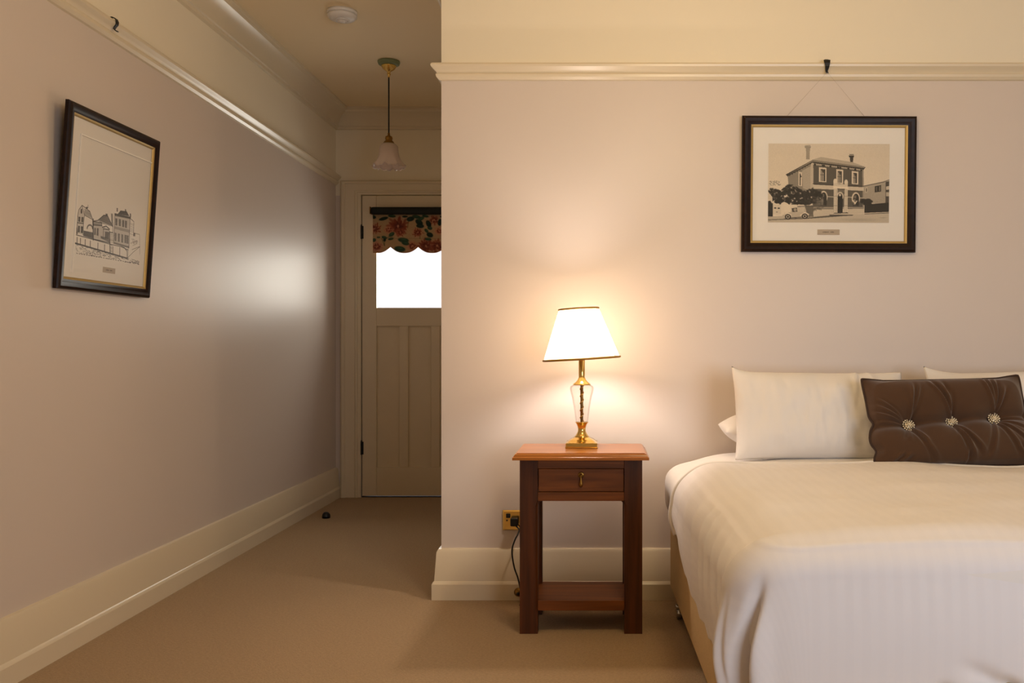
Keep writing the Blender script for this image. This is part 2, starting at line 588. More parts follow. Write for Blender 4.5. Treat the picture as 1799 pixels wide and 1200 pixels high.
# the door: stiles, rails, muntins, panels, glass, hinges
DY = YD - .004                      # face of the leaf
lx0, lx1 = DX0 + .006, DX1 - .006
door = struct(empty('door_1', ((lx0 + lx1) / 2, DY, 0)))
def dpart(name, x0, x1, z0, z1, y0=DY, y1=DY + .040, m=None, bev=.0025):
    o = box(name, x0, x1, y0, y1, z0, z1, m or M['trim'], None, bev, 1)
    o.parent = door
    o.matrix_parent_inverse = Matrix.Translation(-door.location)
    return o
SW = .098
gx0, gx1 = lx0 + SW, lx1 - SW
zs = .010
zt = 2.050
dpart('stile', lx0, gx0, zs, zt); dpart('stile', gx1, lx1, zs, zt)
dpart('top_rail', gx0, gx1, 1.875, zt)
ZG0, ZG1 = 1.288, 1.875
dpart('lock_rail', gx0, gx1, 1.163, ZG0)
dpart('bottom_rail', gx0, gx1, zs, .205)
pw = .155; mw = (gx1 - gx0 - 3 * pw) / 2
for i in range(3):
    x = gx0 + i * (pw + mw)
    dpart('panel', x - .004, x + pw + .004, .200, 1.168, DY + .018, DY + .032, bev=0)
    if i < 2:
        dpart('muntin', x + pw, x + pw + mw, .205, 1.163)
g = dpart('glass_pane', gx0, gx1, ZG0, ZG1, DY + .017, DY + .021, M['pane'], 0)
for nm, a_, b_, c_, d_ in (('jamb_light_block', lx0 - .010, lx0 + .012, 0, DZ1 + .01), ('jamb_light_block', lx1 - .012, lx1 + .010, 0, DZ1 + .01), ('head_light_block', lx0, lx1, zt - .012, zt + .012)):
    struct(box('door_light_block', a_, b_, DY + .043, DY + .075, c_, d_, M['trim']))  # unseen boxes added to block daylight leaking round the door edges
for z in (1.80, .335):
    bm = bmesh.new()
    lathe_bm(bm, [(.006, z - .045), (.006, z + .045)], 10, lx0 - .004, DY - .004)
    lathe_bm(bm, [(.0045, z + .045), (.0045, z + .053)], 10, lx0 - .004, DY - .004)
    add_box(bm, lx0 - .014, lx0 + .010, DY - .003, DY - .0005, z - .043, z + .043)
    o = from_bm('hinge', bm, M['iron']); o.parent = door
    o.matrix_parent_inverse = Matrix.Translation(-door.location)
struct(box('trim_5', lx0 - .002, lx1 + .002, YD + .0, YD + .10, 0.0, .006, M['black']))   # threshold strip
# step of paving outside the door and window is left as bare sky
# ------------------------------------------------------------------ floral roller blind
def floral():
    x0, x1 = -1.555, -0.927
    z1, zb = CAMZ - (378 - CY) * YD / FPX, CAMZ - (445 - CY) * YD / FPX
    zv = CAMZ - (434.5 - CY) * YD / FPX
    root = empty('roller_blind', ((x0 + x1) / 2, DY - .03, z1))
    tag(root, 'floral roller blind with scalloped hem over the door glass', 'blind')
    ox, oy, oz = root.location
    nx, ny = 300, 130
    U = np.linspace(x0, x1, nx)
    pitch = .1875
    zb_u = zb + (zv - zb) * (1 - np.abs(np.sin(PI * ((U - x0 + pitch * .36) / pitch)))) ** 1.3
    T = np.linspace(0, 1, ny)
    X = U[:, None] + 0 * T[None]
    Z = z1 + .02 - T[None] * (z1 + .02 - zb_u[:, None])
    Y = DY - .012 - .0012 * np.sin(U[:, None] * 90) * T[None]
    # paint in the zoomed-photo coordinates used while studying the pattern
    px = CX + X * FPX / YD; py = CY - (Z - CAMZ) * FPX / YD
    R = Raster(0, 1, 0, 1, nx, ny, (.68, .57, .43))
    R.u = (px - 640) * 10.907; R.v = (py - 350) * 10.907
    r = np.random.RandomState(5)
    cream, rust, rose, green, deep = (.72, .60, .47), (.50, .24, .16), (.78, .50, .40), (.16, .27, .19), (.06, .15, .11)
    for cx in range(200, 2400, 260):
        R.ell(cx + r.uniform(-60, 60), r.uniform(450, 950), 130, 90, cream, .6, .8)
    def petals(cx, cy, rad, n, a=.9, col=rust):
        rad *= 1.2; n = int(n * 1.5)
        R.ell(cx, cy, rad * 1.05, rad * .9, rose, .65, .7)
        for k in range(n):
            t = 2 * PI * k / n + r.uniform(-.2, .2)
            q = rad * r.uniform(.35, .85)
            R.ell(cx + q * math.cos(t), cy + q * math.sin(t) * .85, rad * .30, rad * .13, col, a * r.uniform(.5, 1), .5, t + r.uniform(-.5, .5))
            R.ell(cx + q * .6 * math.cos(t + .4), cy + q * .5 * math.sin(t + .4), rad * .2, rad * .12, (.36, .15, .10), .7, .5, t)
    def leaf(cx, cy, L, wd, t, col=green):
        L, wd = L * 1.2, wd * 1.25
        R.ell(cx, cy, L, wd, col, .95, .25, t)
        R.ell(cx + 4, cy - wd * .3, L * .6, wd * .3, tuple(min(1, c * 1.7) for c in col), .6, .6, t)
    def stem(pts, wd=8): R.line(pts, wd, (.30, .33, .20), .9)
    for sh in (0, 1380):
        s = sh
        stem([(400 + s, 900), (400 + s, 770), (540 + s, 700), (560 + s, 640)])
        stem([(400 + s, 900), (345 + s, 760)]); stem([(840 + s, 560), (855 + s, 440), (930 + s, 380)]); stem([(1080 + s, 650), (1075 + s, 760)])
        petals(200 + s, 570, 120, 12); petals(660 + s, 520, 190, 22); petals(480 + s, 590, 90, 7, .6, (.70, .42, .28))
        petals(700 + s, 640, 90, 8); petals(1035 + s, 645, 100, 11); petals(1350 + s, 400, 110, 10, .8); petals(250 + s, 920, 120, 10, .5, (.62, .38, .36))
        petals(1190 + s, 900, 150, 18); petals(1400 + s, 900, 140, 14); petals(920 + s, 900, 110, 9, .45, (.66, .42, .34)); petals(1440 + s, 620, 90, 8, .4, (.72, .45, .3))
        for a in ((190, 350, 45, 30, .2), (380, 380, 85, 28, -.25), (540, 330, 70, 25, .1), (790, 340, 50, 18, 0), (895, 385, 70, 40, -.2), (1010, 345, 80, 30, .2),
                  (1060, 450, 75, 45, .6), (1100, 380, 60, 30, -.5), (1080, 520, 70, 36, .1), (1240, 480, 70, 40, 1.1), (1265, 560, 45, 30, .3), (1200, 610, 45, 26, .8),
                  (1265, 690, 60, 42, .4), (1230, 770, 60, 26, .1), (1180, 330, 60, 22, .2), (1460, 450, 40, 60, .2), (1490, 340, 30, 18, 0), (535, 680, 55, 34, -.6),
                  (395, 740, 50, 26, .3), (520, 765, 50, 22, -.2), (285, 735, 34, 14, 0), (200, 790, 36, 30, -.6), (760, 790, 100, 42, .15), (800, 850, 70, 34, .2),
                  (690, 960, 100, 48, .12), (400, 785, 26, 30, .2)):
            leaf(a[0] + s, a[1], a[2], a[3], a[4], deep if r.rand() < .45 else green)
    R.speck(np.ones(R.u.shape), .06)
    seam = np.exp(-((R.v - 758) / 6.0) ** 2)
    R.put(seam * .35, (.45, .36, .26))
    edge = np.clip((T[None] - .975) / .01, 0, 1) + 0 * R.u
    R.put(edge, (.62, .47, .33), .8)
    me = grid_mesh('fabric', X - ox, Y - oy, Z - oz)
    R.attach(me)
    f = link('fabric', me, M['floral'], root)
    so = f.modifiers.new('thick', 'SOLIDIFY'); so.thickness = .0012
    # roller and its brackets
    bm = bmesh.new()
    prof = [(.0, .0), (.024, .0), (.026, .003), (.026, .625), (.024, .628), (.0, .628)]
    lathe_bm(bm, prof, 24)
    bmesh.ops.rotate(bm, verts=bm.verts, cent=(0, 0, 0), matrix=Matrix.Rotation(PI / 2, 3, 'Y'))
    bmesh.ops.translate(bm, verts=bm.verts, vec=(x0 - ox, 0, .027 - .003))
    bmesh.ops.recalc_face_normals(bm, faces=bm.faces)
    autosmooth(from_bm('roller', bm, M['blind_tube'], root))
    for x in (x0 - .012, x1 + .008):
        box('bracket', x - ox, x - ox + .004, -.024, .028, .002, .050, M['brass_dull'], root, .001, 1)
floral()

# small black door stop standing on the carpet
ds = lathe('door_stop', [(.0, .0), (.024, .0), (.025, .012), (.022, .024), (.013, .034), (.0, .037)], M['black'], None, 20)
ds.location = at(573, 910, 5.44); ds.location.z = 0
tag(ds, 'small black domed door stop on the hallway carpet by the left skirting', 'door stop')

# ------------------------------------------------------------------ hallway ceiling pieces
def pendant():
    px, py = -1.202, 5.13
    root = empty('pendant_light', (px, py, ZC))
    tag(root, 'unlit pendant light with frilled glass shade on a brass ceiling rose', 'pendant light')
    lathe('backing_block', [(0, 0), (.061, 0), (.062, -.006), (.058, -.018), (.047, -.024), (0, -.024)], M['verdigris'], root, 40)
    lathe('ceiling_rose', [(0, -.023), (.043, -.023), (.041, -.030), (.032, -.044), (.018, -.054), (.010, -.058), (.008, -.066), (.011, -.072), (.007, -.080), (.005, -.090), (0, -.091)], M['brass'], root, 32)
    zc = CAMZ - (237 - CY) * py / FPX - ZC
    tube('cord', [(0, 0, -.088), (0, 0, zc)], .0042, M['flex'], root, 8)
    lathe('lamp_holder', [(0, zc + .012), (.006, zc + .010), (.007, zc - .004), (.019, zc - .010), (.021, zc - .022), (.018, zc - .031), (.026, zc - .038), (.034, zc - .052), (.036, zc - .056), (.024, zc - .057), (0, zc - .057)], M['brass_dull'], root, 28)
    zt_ = zc - .050
    pr = [(.030, 0), (.040, -.006), (.049, -.016), (.0505, -.034), (.052, -.052), (.057, -.072), (.064, -.090), (.073, -.106), (.082, -.118), (.088, -.124)]
    def fr(a, i, r, z):
        k = max(0, (i - 5) / 4.0)
        lob = math.cos(8 * a + .4)
        return r * (1 + .07 * k * lob), zt_ + z - .010 * k * abs(math.sin(4 * a + .2)) + .004 * k * math.cos(16 * a)
    bm = bmesh.new()
    lathe_bm(bm, pr, 96, fn=fr)
    o = from_bm('glass_shade', bm, M['opal'], root, True)
    so = o.modifiers.new('thick', 'SOLIDIFY'); so.thickness = .004; so.offset = 0
    pts = []
    for k in range(96):
        a = 2 * PI * k / 96
        rr, zz = fr(a, 9, .088, -.124)
        pts.append((rr * math.cos(a), rr * math.sin(a), zz))
    tube('shade_rim', pts, .0034, M['opal'], root, 6, closed=True)
    b = lathe('bulb', [(.0, -.118), (.020, -.112), (.028, -.095), (.026, -.075), (.015, -.055), (.013, -.035), (0, -.035)], M['opal'], root, 20)
    b.location = (0, 0, zc + .0)
pendant()

def detector():
    root = empty('smoke_detector', (-1.247, 4.366, ZC))
    tag(root, 'round white smoke detector on the hallway ceiling', 'smoke detector')
    lathe('base_ring', [(0, 0), (.071, 0), (.071, -.012), (.068, -.015), (0, -.015)], M['plastic'], root, 48)
    lathe('sensor_body', [(0, -.014), (.064, -.014), (.067, -.019), (.070, -.021), (.069, -.028), (.058, -.038), (.040, -.042), (.035, -.042), (0, -.042)], M['plastic'], root, 48)
    lathe('grille_cap', [(0, -.041), (.033, -.041), (.033, -.045), (.028, -.047), (.027, -.045), (.022, -.045), (.020, -.050), (.012, -.053), (0, -.054)], M['plastic'], root, 36)
detector()

# ------------------------------------------------------------------ framed pictures
def frame_parts(root, W, H, mw, dep, art_fn, label_rect):
    """local frame coordinates: x to the right, z up, -y towards the viewer; centre at the origin"""
    prof = [(0, 0), (0, dep * .55), (.003, dep * .8), (mw * .25, dep), (mw * .45, dep * .93), (mw * .62, dep * .72), (mw * .86, dep * .62), (mw * .86, 0)]
    slip = [(mw * .84, dep * .30), (mw * .84, dep * .64), (mw * .93, dep * .58), (mw * 1.03, dep * .42), (mw * 1.06, dep * .30)]
    def ring(name, pr, m):
        bm = bmesh.new()
        rows = []
        for sx, sz in ((-1, -1), (1, -1), (1, 1), (-1, 1)):
            rows.append([bm.verts.new((sx * (W / 2 - u), -w_, sz * (H / 2 - u))) for u, w_ in pr])
        n = len(pr)
        for i in range(4):
            for j in range(n):
                bm.faces.new((rows[i][j], rows[i][(j + 1) % n], rows[(i + 1) % 4][(j + 1) % n], rows[(i + 1) % 4][j]))
        bmesh.ops.recalc_face_normals(bm, faces=bm.faces)
        return autosmooth(from_bm(name, bm, m, root), 25)
    ring('moulding', prof, M['frame'])
    ring('gilt_slip', slip, M['gilt'])
    iw, ih = W / 2 - mw * .9, H / 2 - mw * .9
    box('mount', -iw, iw, -dep * .22, -dep * .10, -ih, ih, M['mat'], root)
    box('backing_board', -W / 2 + .006, W / 2 - .006, -dep * .08, .0, -H / 2 + .006, H / 2 - .006, M['flex'], root)
    art_fn(root, -dep * .22 - .0012)
    x0, x1, z0, z1 = label_rect
    lb = box('caption_label', x0, x1, -dep * .22 - .0016, -dep * .22, z0, z1, M['plate'], root)
    # the caption is too small to read in the photograph: two short lines of ink
    bm = bmesh.new()
    cx, cz, lw = (x0 + x1) / 2, (z0 + z1) / 2, (x1 - x0)
    rr = random.Random(4)
    x = x0 + lw * .24
    while x < x0 + lw * .74:
        wd = rr.uniform(.0016, .0032)
        if not (x0 + lw * .50 < x < x0 + lw * .57):
            add_box(bm, x, x + wd * .8, -dep * .22 - .0020, -dep * .22 - .0015, cz - .0016, cz + .0016 + rr.uniform(0, .0012))
        x += wd + .0008
    from_bm('caption_print', bm, M['ink'], lb)
    g = box('picture_glass', -iw, iw, -dep * .36, -dep * .34, -ih, ih, M['picture_glass'], root)

def sheet(name, root, y, X, Z, R, m='print'):
    me = grid_mesh(name, X, 0 * X + y, Z)
    R.attach(me)
    return link(name, me, M[m], root)

def art_photo(root, y):
    # photo print corners, local metres (root centre at photograph pixel 1457,323 at depth 3.672)
    d = 3.690; k = d / FPX
    x0, x1 = (1351 - 1457.0) * k, (1563.5 - 1457.0) * k
    z0, z1 = (323.0 - 390) * k, (323.0 - 252) * k
    nx, ny = 440, 290
    R = Raster(75, 1490, 78, 1000, nx, ny, (.86, .81, .73))
    C = lambda g: (1.06 * g ** 1.12, 1.06 * g ** 1.12 * .94, 1.06 * g ** 1.12 * .84)
    r = np.random.RandomState(11)
    # sky, darker to the top and left
    R.put(np.clip((300 - R.v) / 400, 0, 1) * .35, C(.76)); R.put(np.clip((R.v - 250) / 300, 0, 1) * .5, C(.84))
    R.put(np.clip(1 - np.hypot((R.u - 200) / 200, (R.v - 250) / 60), 0, 1) * .4, C(.85))
    # far left chimney haze and stack
    R.poly([(512, 110), (560, 110), (556, 260), (516, 260)], C(.62)); R.poly([(495, 108), (572, 108), (566, 132), (502, 132)], C(.60)); R.line([(505, 104), (560, 100)], 7, C(.62))
    # main roof
    R.poly([(580, 268), (690, 232), (1060, 292), (1205, 345), (900, 320)], C(.70))
    R.poly([(1026, 215), (1066, 215), (1064, 292), (1030, 290)], C(.24)); R.poly([(1012, 212), (1076, 212), (1072, 236), (1018, 236)], C(.20)); R.line([(1024, 204), (1068, 204)], 6, C(.3))
    R.poly([(300, 456), (586, 295), (600, 640), (430, 640), (312, 560)], C(.56))
    R.poly([(470, 390), (590, 330), (600, 640), (480, 600)], C(.70))
    for i in range(16):
        R.line([(316, 470 + i * 12), (596, 330 + i * 19)], 2, C(.46), .6)
    R.poly([(586, 292), (1182, 370), (1200, 880), (600, 870)], C(.36))
    for i in range(30):
        R.line([(600, 330 + i * 19), (1190, 400 + i * 17)], 1.6, C(.29), .55)
    R.poly([(568, 300), (600, 300), (602, 620), (570, 610)], C(.74)); R.poly([(1172, 385), (1188, 385), (1200, 860), (1184, 860)], C(.6))
    R.poly([(276, 440), (300, 462), (590, 300), (1185, 385), (1212, 348), (590, 268)], C(.20))
    R.poly([(300, 446), (590, 286), (1190, 360), (1205, 350), (590, 272)], C(.58))
    R.poly([(600, 306), (1180, 376), (1180, 392), (600, 326)], C(.66))
    for x in (610, 700, 715, 790, 880, 905, 1000, 1080, 1150):
        R.poly([(x, 308 + (x - 600) * .12), (x + 22, 311 + (x - 600) * .12), (x + 22, 332 + (x - 600) * .12), (x, 329 + (x - 600) * .12)], C(.16))
    for i in range(9):
        x = 320 + i * 30; yy = 440 - i * 17
        R.poly([(x, yy), (x + 12, yy - 7), (x + 12, yy + 14), (x, yy + 20)], C(.22))
    # string course, sills
    R.poly([(600, 556), (1192, 585), (1194, 626), (600, 604)], C(.78)); R.line([(596, 545), (1192, 572)], 4, C(.2))
    R.line([(700, 690), (845, 700)], 6, C(.75)); R.line([(1005, 700), (1195, 712)], 6, C(.75))
    R.poly([(600, 818), (1198, 818), (1198, 832), (600, 838)], C(.6)); R.poly([(605, 845), (1200, 835), (1200, 890), (612, 935)], C(.76))
    # upper windows
    for (a, b, c, d_) in ((668, 352, 754, 528), (868, 374, 950, 546), (1050, 395, 1126, 552), (428, 405, 470, 575)):
        R.poly([(a, b), (c, b + 8), (c, d_), (a, d_ - 6)], C(.82))
        R.poly([(a + 16, b + 20), (c - 17, b + 25), (c - 17, d_ - 12), (a + 16, d_ - 14)], C(.62))
        R.poly([(a + 16, b + 20), (c - 17, b + 25), (c - 17, b + 70), (a + 40, b + 60)], C(.28)); R.poly([(c - 30, b + 25), (c - 15, b + 25), (c - 15, d_ - 12), (c - 30, d_ - 12)], C(.20))
        R.line([(a + 16, (b + d_) / 2), (c - 17, (b + d_) / 2 + 3)], 4, C(.28)); R.line([((a + c) / 2 - 4, b + 20), ((a + c) / 2 - 4, d_ - 14)], 3, C(.3))
    # arched windows below
    for cx, cy in ((722, 700), (1100, 715)):
        R.ell(cx, cy, 50, 75, C(.80), 1, .08); R.poly([(cx - 50, cy), (cx + 50, cy), (cx + 50, 700), (cx - 50, 700)], C(.36), .0)
        R.ell(cx + 3, cy + 5, 36, 62, C(.16), 1, .08); R.poly([(cx - 34, cy), (cx + 38, cy), (cx + 38, 812), (cx - 34, 812)], C(.17))
        R.poly([(cx - 26, cy + 10), (cx - 2, cy + 10), (cx - 2, 790), (cx - 26, 790)], C(.50))
        R.poly([(cx - 22, cy - 30), (cx + 6, cy - 36), (cx + 6, cy), (cx - 22, cy)], C(.55), .8)
        R.poly([(cx - 34, 800), (cx + 38, 800), (cx + 38, 812), (cx - 34, 812)], C(.34))
    R.line([(1068, 740), (1092, 775), (1112, 745)], 8, C(.85))
    # porch
    R.poly([(835, 568), (1010, 580), (1010, 612), (835, 600)], C(.86)); R.poly([(862, 545), (985, 552), (985, 580), (862, 572)], C(.80))
    R.poly([(840, 600), (888, 600), (892, 885), (842, 885)], C(.80)); R.poly([(966, 600), (1006, 604), (1006, 880), (960, 880)], C(.80))
    for x in (845, 870, 886, 972, 990): R.line([(x, 610), (x, 878)], 2.5, C(.55))
    R.ell(857, 520, 23, 38, C(.84)); R.ell(985, 528, 23, 36, C(.84)); R.poly([(838, 535), (878, 535), (878, 570), (838, 570)], C(.8)); R.poly([(966, 542), (1006, 542), (1006, 578), (966, 578)], C(.8))
    R.poly([(888, 600), (966, 604), (966, 640), (888, 640)], C(.45)); R.line([(885, 604), (968, 610)], 5, C(.2))
    R.ell(916, 690, 44, 56, C(.78)); R.ell(916, 700, 30, 48, C(.10)); R.poly([(887, 700), (945, 700), (948, 882), (890, 885)], C(.08)); R.ell(914, 676, 14, 16, C(.8))
    for yy in (690, 800): R.line([(842, yy), (890, yy)], 3, C(.5)); R.line([(962, yy), (1006, yy)], 3, C(.5))
    # neighbour on the right
    R.poly([(1186, 572), (1485, 490), (1488, 515), (1300, 560)], C(.80)); R.poly([(1190, 575), (1482, 512), (1488, 780), (1198, 770)], C(.66))
    for i in range(12): R.line([(1200, 600 + i * 15), (1450, 560 + i * 18)], 1.8, C(.54), .8)
    R.line([(1186, 572), (1420, 522), (1488, 498)], 5, C(.22)); R.poly([(1210, 590), (1238, 586), (1236, 640), (1212, 645)], C(.8)); R.poly([(1216, 596), (1232, 594), (1230, 636), (1217, 638)], C(.35))
    R.poly([(1320, 572), (1394, 558), (1394, 634), (1322, 644)], C(.14)); R.poly([(1334, 580), (1350, 577), (1350, 632), (1336, 634)], C(.4)); R.poly([(1368, 572), (1386, 569), (1386, 628), (1370, 630)], C(.45))
    R.poly([(1446, 520), (1488, 510), (1488, 780), (1448, 790)], C(.30)); R.poly([(1452, 575), (1488, 568), (1488, 610), (1452, 612)], C(.78)); R.poly([(1452, 640), (1488, 640), (1488, 690), (1452, 690)], C(.7))
    # hedge, fence
    R.poly([(1200, 788), (1488, 762), (1488, 872), (1200, 885)], C(.12))
    for i in range(24): R.line([(1204 + i * 12, 795), (1204 + i * 12, 870)], 1.5, C(.2), .7)
    for i in range(26):
        R.ell(1190 + r.uniform(-20, 90), 750 + r.uniform(-20, 40), 26, 18, C(r.uniform(.06, .15)), .9, .5)
    # shrubs on the left
    for i in range(420):
        t = r.rand()
        cx = 90 + t * 600 + r.uniform(-20, 20)
        top = np.interp(cx, [75, 150, 220, 300, 350, 430, 480, 560, 600, 640, 690, 720], [560, 600, 620, 560, 540, 590, 640, 600, 590, 620, 640, 690])
        bot = np.interp(cx, [75, 130, 300, 600, 660, 720], [640, 760, 790, 790, 740, 720])
        cy = r.uniform(top + 10, max(top + 20, bot))
        R.ell(cx, cy, r.uniform(12, 34), r.uniform(9, 22), C(r.choice([.05, .08, .11, .16, .24], p=[.3, .3, .2, .15, .05])), .85, .5, r.uniform(-1, 1))
    for i in range(50): R.ell(r.uniform(90, 230), r.uniform(515, 570), 8, 5, C(.42), .7, .5)
    for i in range(90): R.ell(r.uniform(600, 720), r.uniform(700, 860), r.uniform(8, 24), r.uniform(6, 16), C(r.uniform(.3, .5)), .5, .6)
    # road
    R.poly([(75, 935), (620, 925), (1490, 880), (1490, 1000), (75, 1000)], C(.74)); R.poly([(75, 960), (500, 945), (900, 905), (1085, 908), (900, 928), (560, 955), (75, 976)], C(.40))
    R.poly([(75, 930), (260, 925), (260, 962), (75, 966)], C(.72)); R.line([(1205, 896), (1490, 882)], 5, C(.25)); R.poly([(790, 905), (1080, 905), (1060, 918), (800, 928)], C(.34))
    R.ell(1150, 965, 340, 26, C(.64), .6, .9); R.ell(1420, 940, 60, 12, C(.6), .6, .9)
    R.poly([(850, 884), (1000, 878), (1020, 888), (840, 895)], C(.3))
    # pickets, gate post
    R.poly([(75, 750), (100, 745), (130, 775), (130, 930), (75, 930)], C(.10)); R.poly([(75, 640), (125, 705), (122, 780), (95, 735), (75, 730)], C(.8))
    R.poly([(135, 790), (225, 790), (232, 905), (135, 905)], C(.80)); R.ell(158, 832, 16, 9, C(.2)); R.ell(200, 834, 16, 9, C(.2)); R.ell(178, 878, 12, 6, C(.5))
    R.poly([(228, 775), (262, 758), (300, 775), (330, 800), (330, 900), (228, 905)], C(.84)); R.poly([(330, 792), (415, 792), (415, 845), (330, 845)], C(.82))
    for i in range(14):
        x = 418 + i * 13
        R.line([(x, 808), (x, 905)], 3, C(.62 if i < 7 else .42)); 
    R.poly([(418, 806), (600, 798), (600, 812), (418, 820)], C(.5)); R.poly([(505, 800), (600, 800), (608, 930), (540, 935)], C(.28), .7)
    # car with running boards
    R.poly([(235, 930), (262, 890), (340, 880), (350, 830), (410, 822), (424, 870), (470, 880), (525, 880), (552, 905), (545, 925), (440, 935), (360, 945), (250, 950)], C(.72))
    R.poly([(352, 834), (412, 826), (420, 874), (360, 878)], C(.25)); R.ell(392, 852, 20, 20, C(.62)); R.line([(255, 905), (300, 888), (345, 915)], 8, C(.85)); R.line([(455, 915), (505, 884), (550, 905)], 8, C(.85))
    for cx, cy in ((308, 934), (505, 926)):
        R.ell(cx, cy, 38, 34, C(.08)); R.ell(cx, cy, 24, 21, C(.72)); R.ell(cx, cy, 14, 12, C(.14))
    R.line([(345, 945), (470, 938)], 5, C(.15)); R.line([(75, 970), (560, 948)], 4, C(.3), .6)
    R.speck(np.ones(R.u.shape), .045)
    fade = np.clip((R.v - 78) / 8, 0, 1) * np.clip((1000 - R.v) / 8, 0, 1)
    X = np.linspace(x0, x1, nx)[:, None] + np.zeros((1, ny))
    Z = np.linspace(z1, z0, ny)[None, :] + np.zeros((nx, 1))
    sheet('photograph_print', root, y, X, Z, R)

d_r = 3.672
kR = d_r / FPX
pic = empty('framed_picture', at(1457, 323, YB - .004))
tag(pic, 'dark framed sepia photograph of a two-storey brick corner building with old car', 'framed picture')
pic.rotation_euler = (math.radians(1.0), math.radians(.25), 0)
pic.location.y = YB - .010
pic.location.x = (1457 - CX) * (YB - .028) / FPX
pic.location.z = CAMZ - (323 - CY) * (YB - .028) / FPX
frame_parts(pic, 307 * kR, 239 * kR, .043, .024, art_photo,
            ((1438 - 1457) * 3.69 / FPX, (1477 - 1457) * 3.69 / FPX, (323 - 411.5) * 3.69 / FPX, (323 - 402) * 3.69 / FPX))

# left picture: hangs from the rail, leaning forward at the top
LA = math.radians(3.9)
base = Vector((XL + .026, 3.297, 1.2135))       # bottom edge centre of the frame face
LW, LH = .612, .622
leanv = Vector((math.sin(LA), 0, math.cos(LA)))
nrm = Vector((math.cos(LA), 0, -math.sin(LA)))
ctr = base + leanv * (LH / 2)
pl = empty('framed_picture', ctr - nrm * .020)
# local x -> +Y world (to the right as seen from the room), local z -> up, local -y -> towards the room
Rm = Matrix((( 0, -nrm.x, leanv.x), (1, -nrm.y, leanv.y), (0, -nrm.z, leanv.z)))
pl.rotation_euler = Rm.to_euler()
tag(pl, 'dark framed ink drawing of three old buildings on the left wall', 'framed picture')
R_inv = Rm.inverted()
def pix_to_left(px, py, off):
    """photograph pixel -> local (x, z) on the left picture's sheet"""
    o = Vector((0, 0, CAMZ)); dr = Vector(((px - CX) / FPX, 1, -(py - CY) / FPX))
    p0 = pl.location - Rm @ Vector((0, -off, 0)) * -1
    t = (p0 - o).dot(nrm) / dr.dot(nrm)
    q = R_inv @ (o + dr * t - pl.location)
    return q.x, q.z

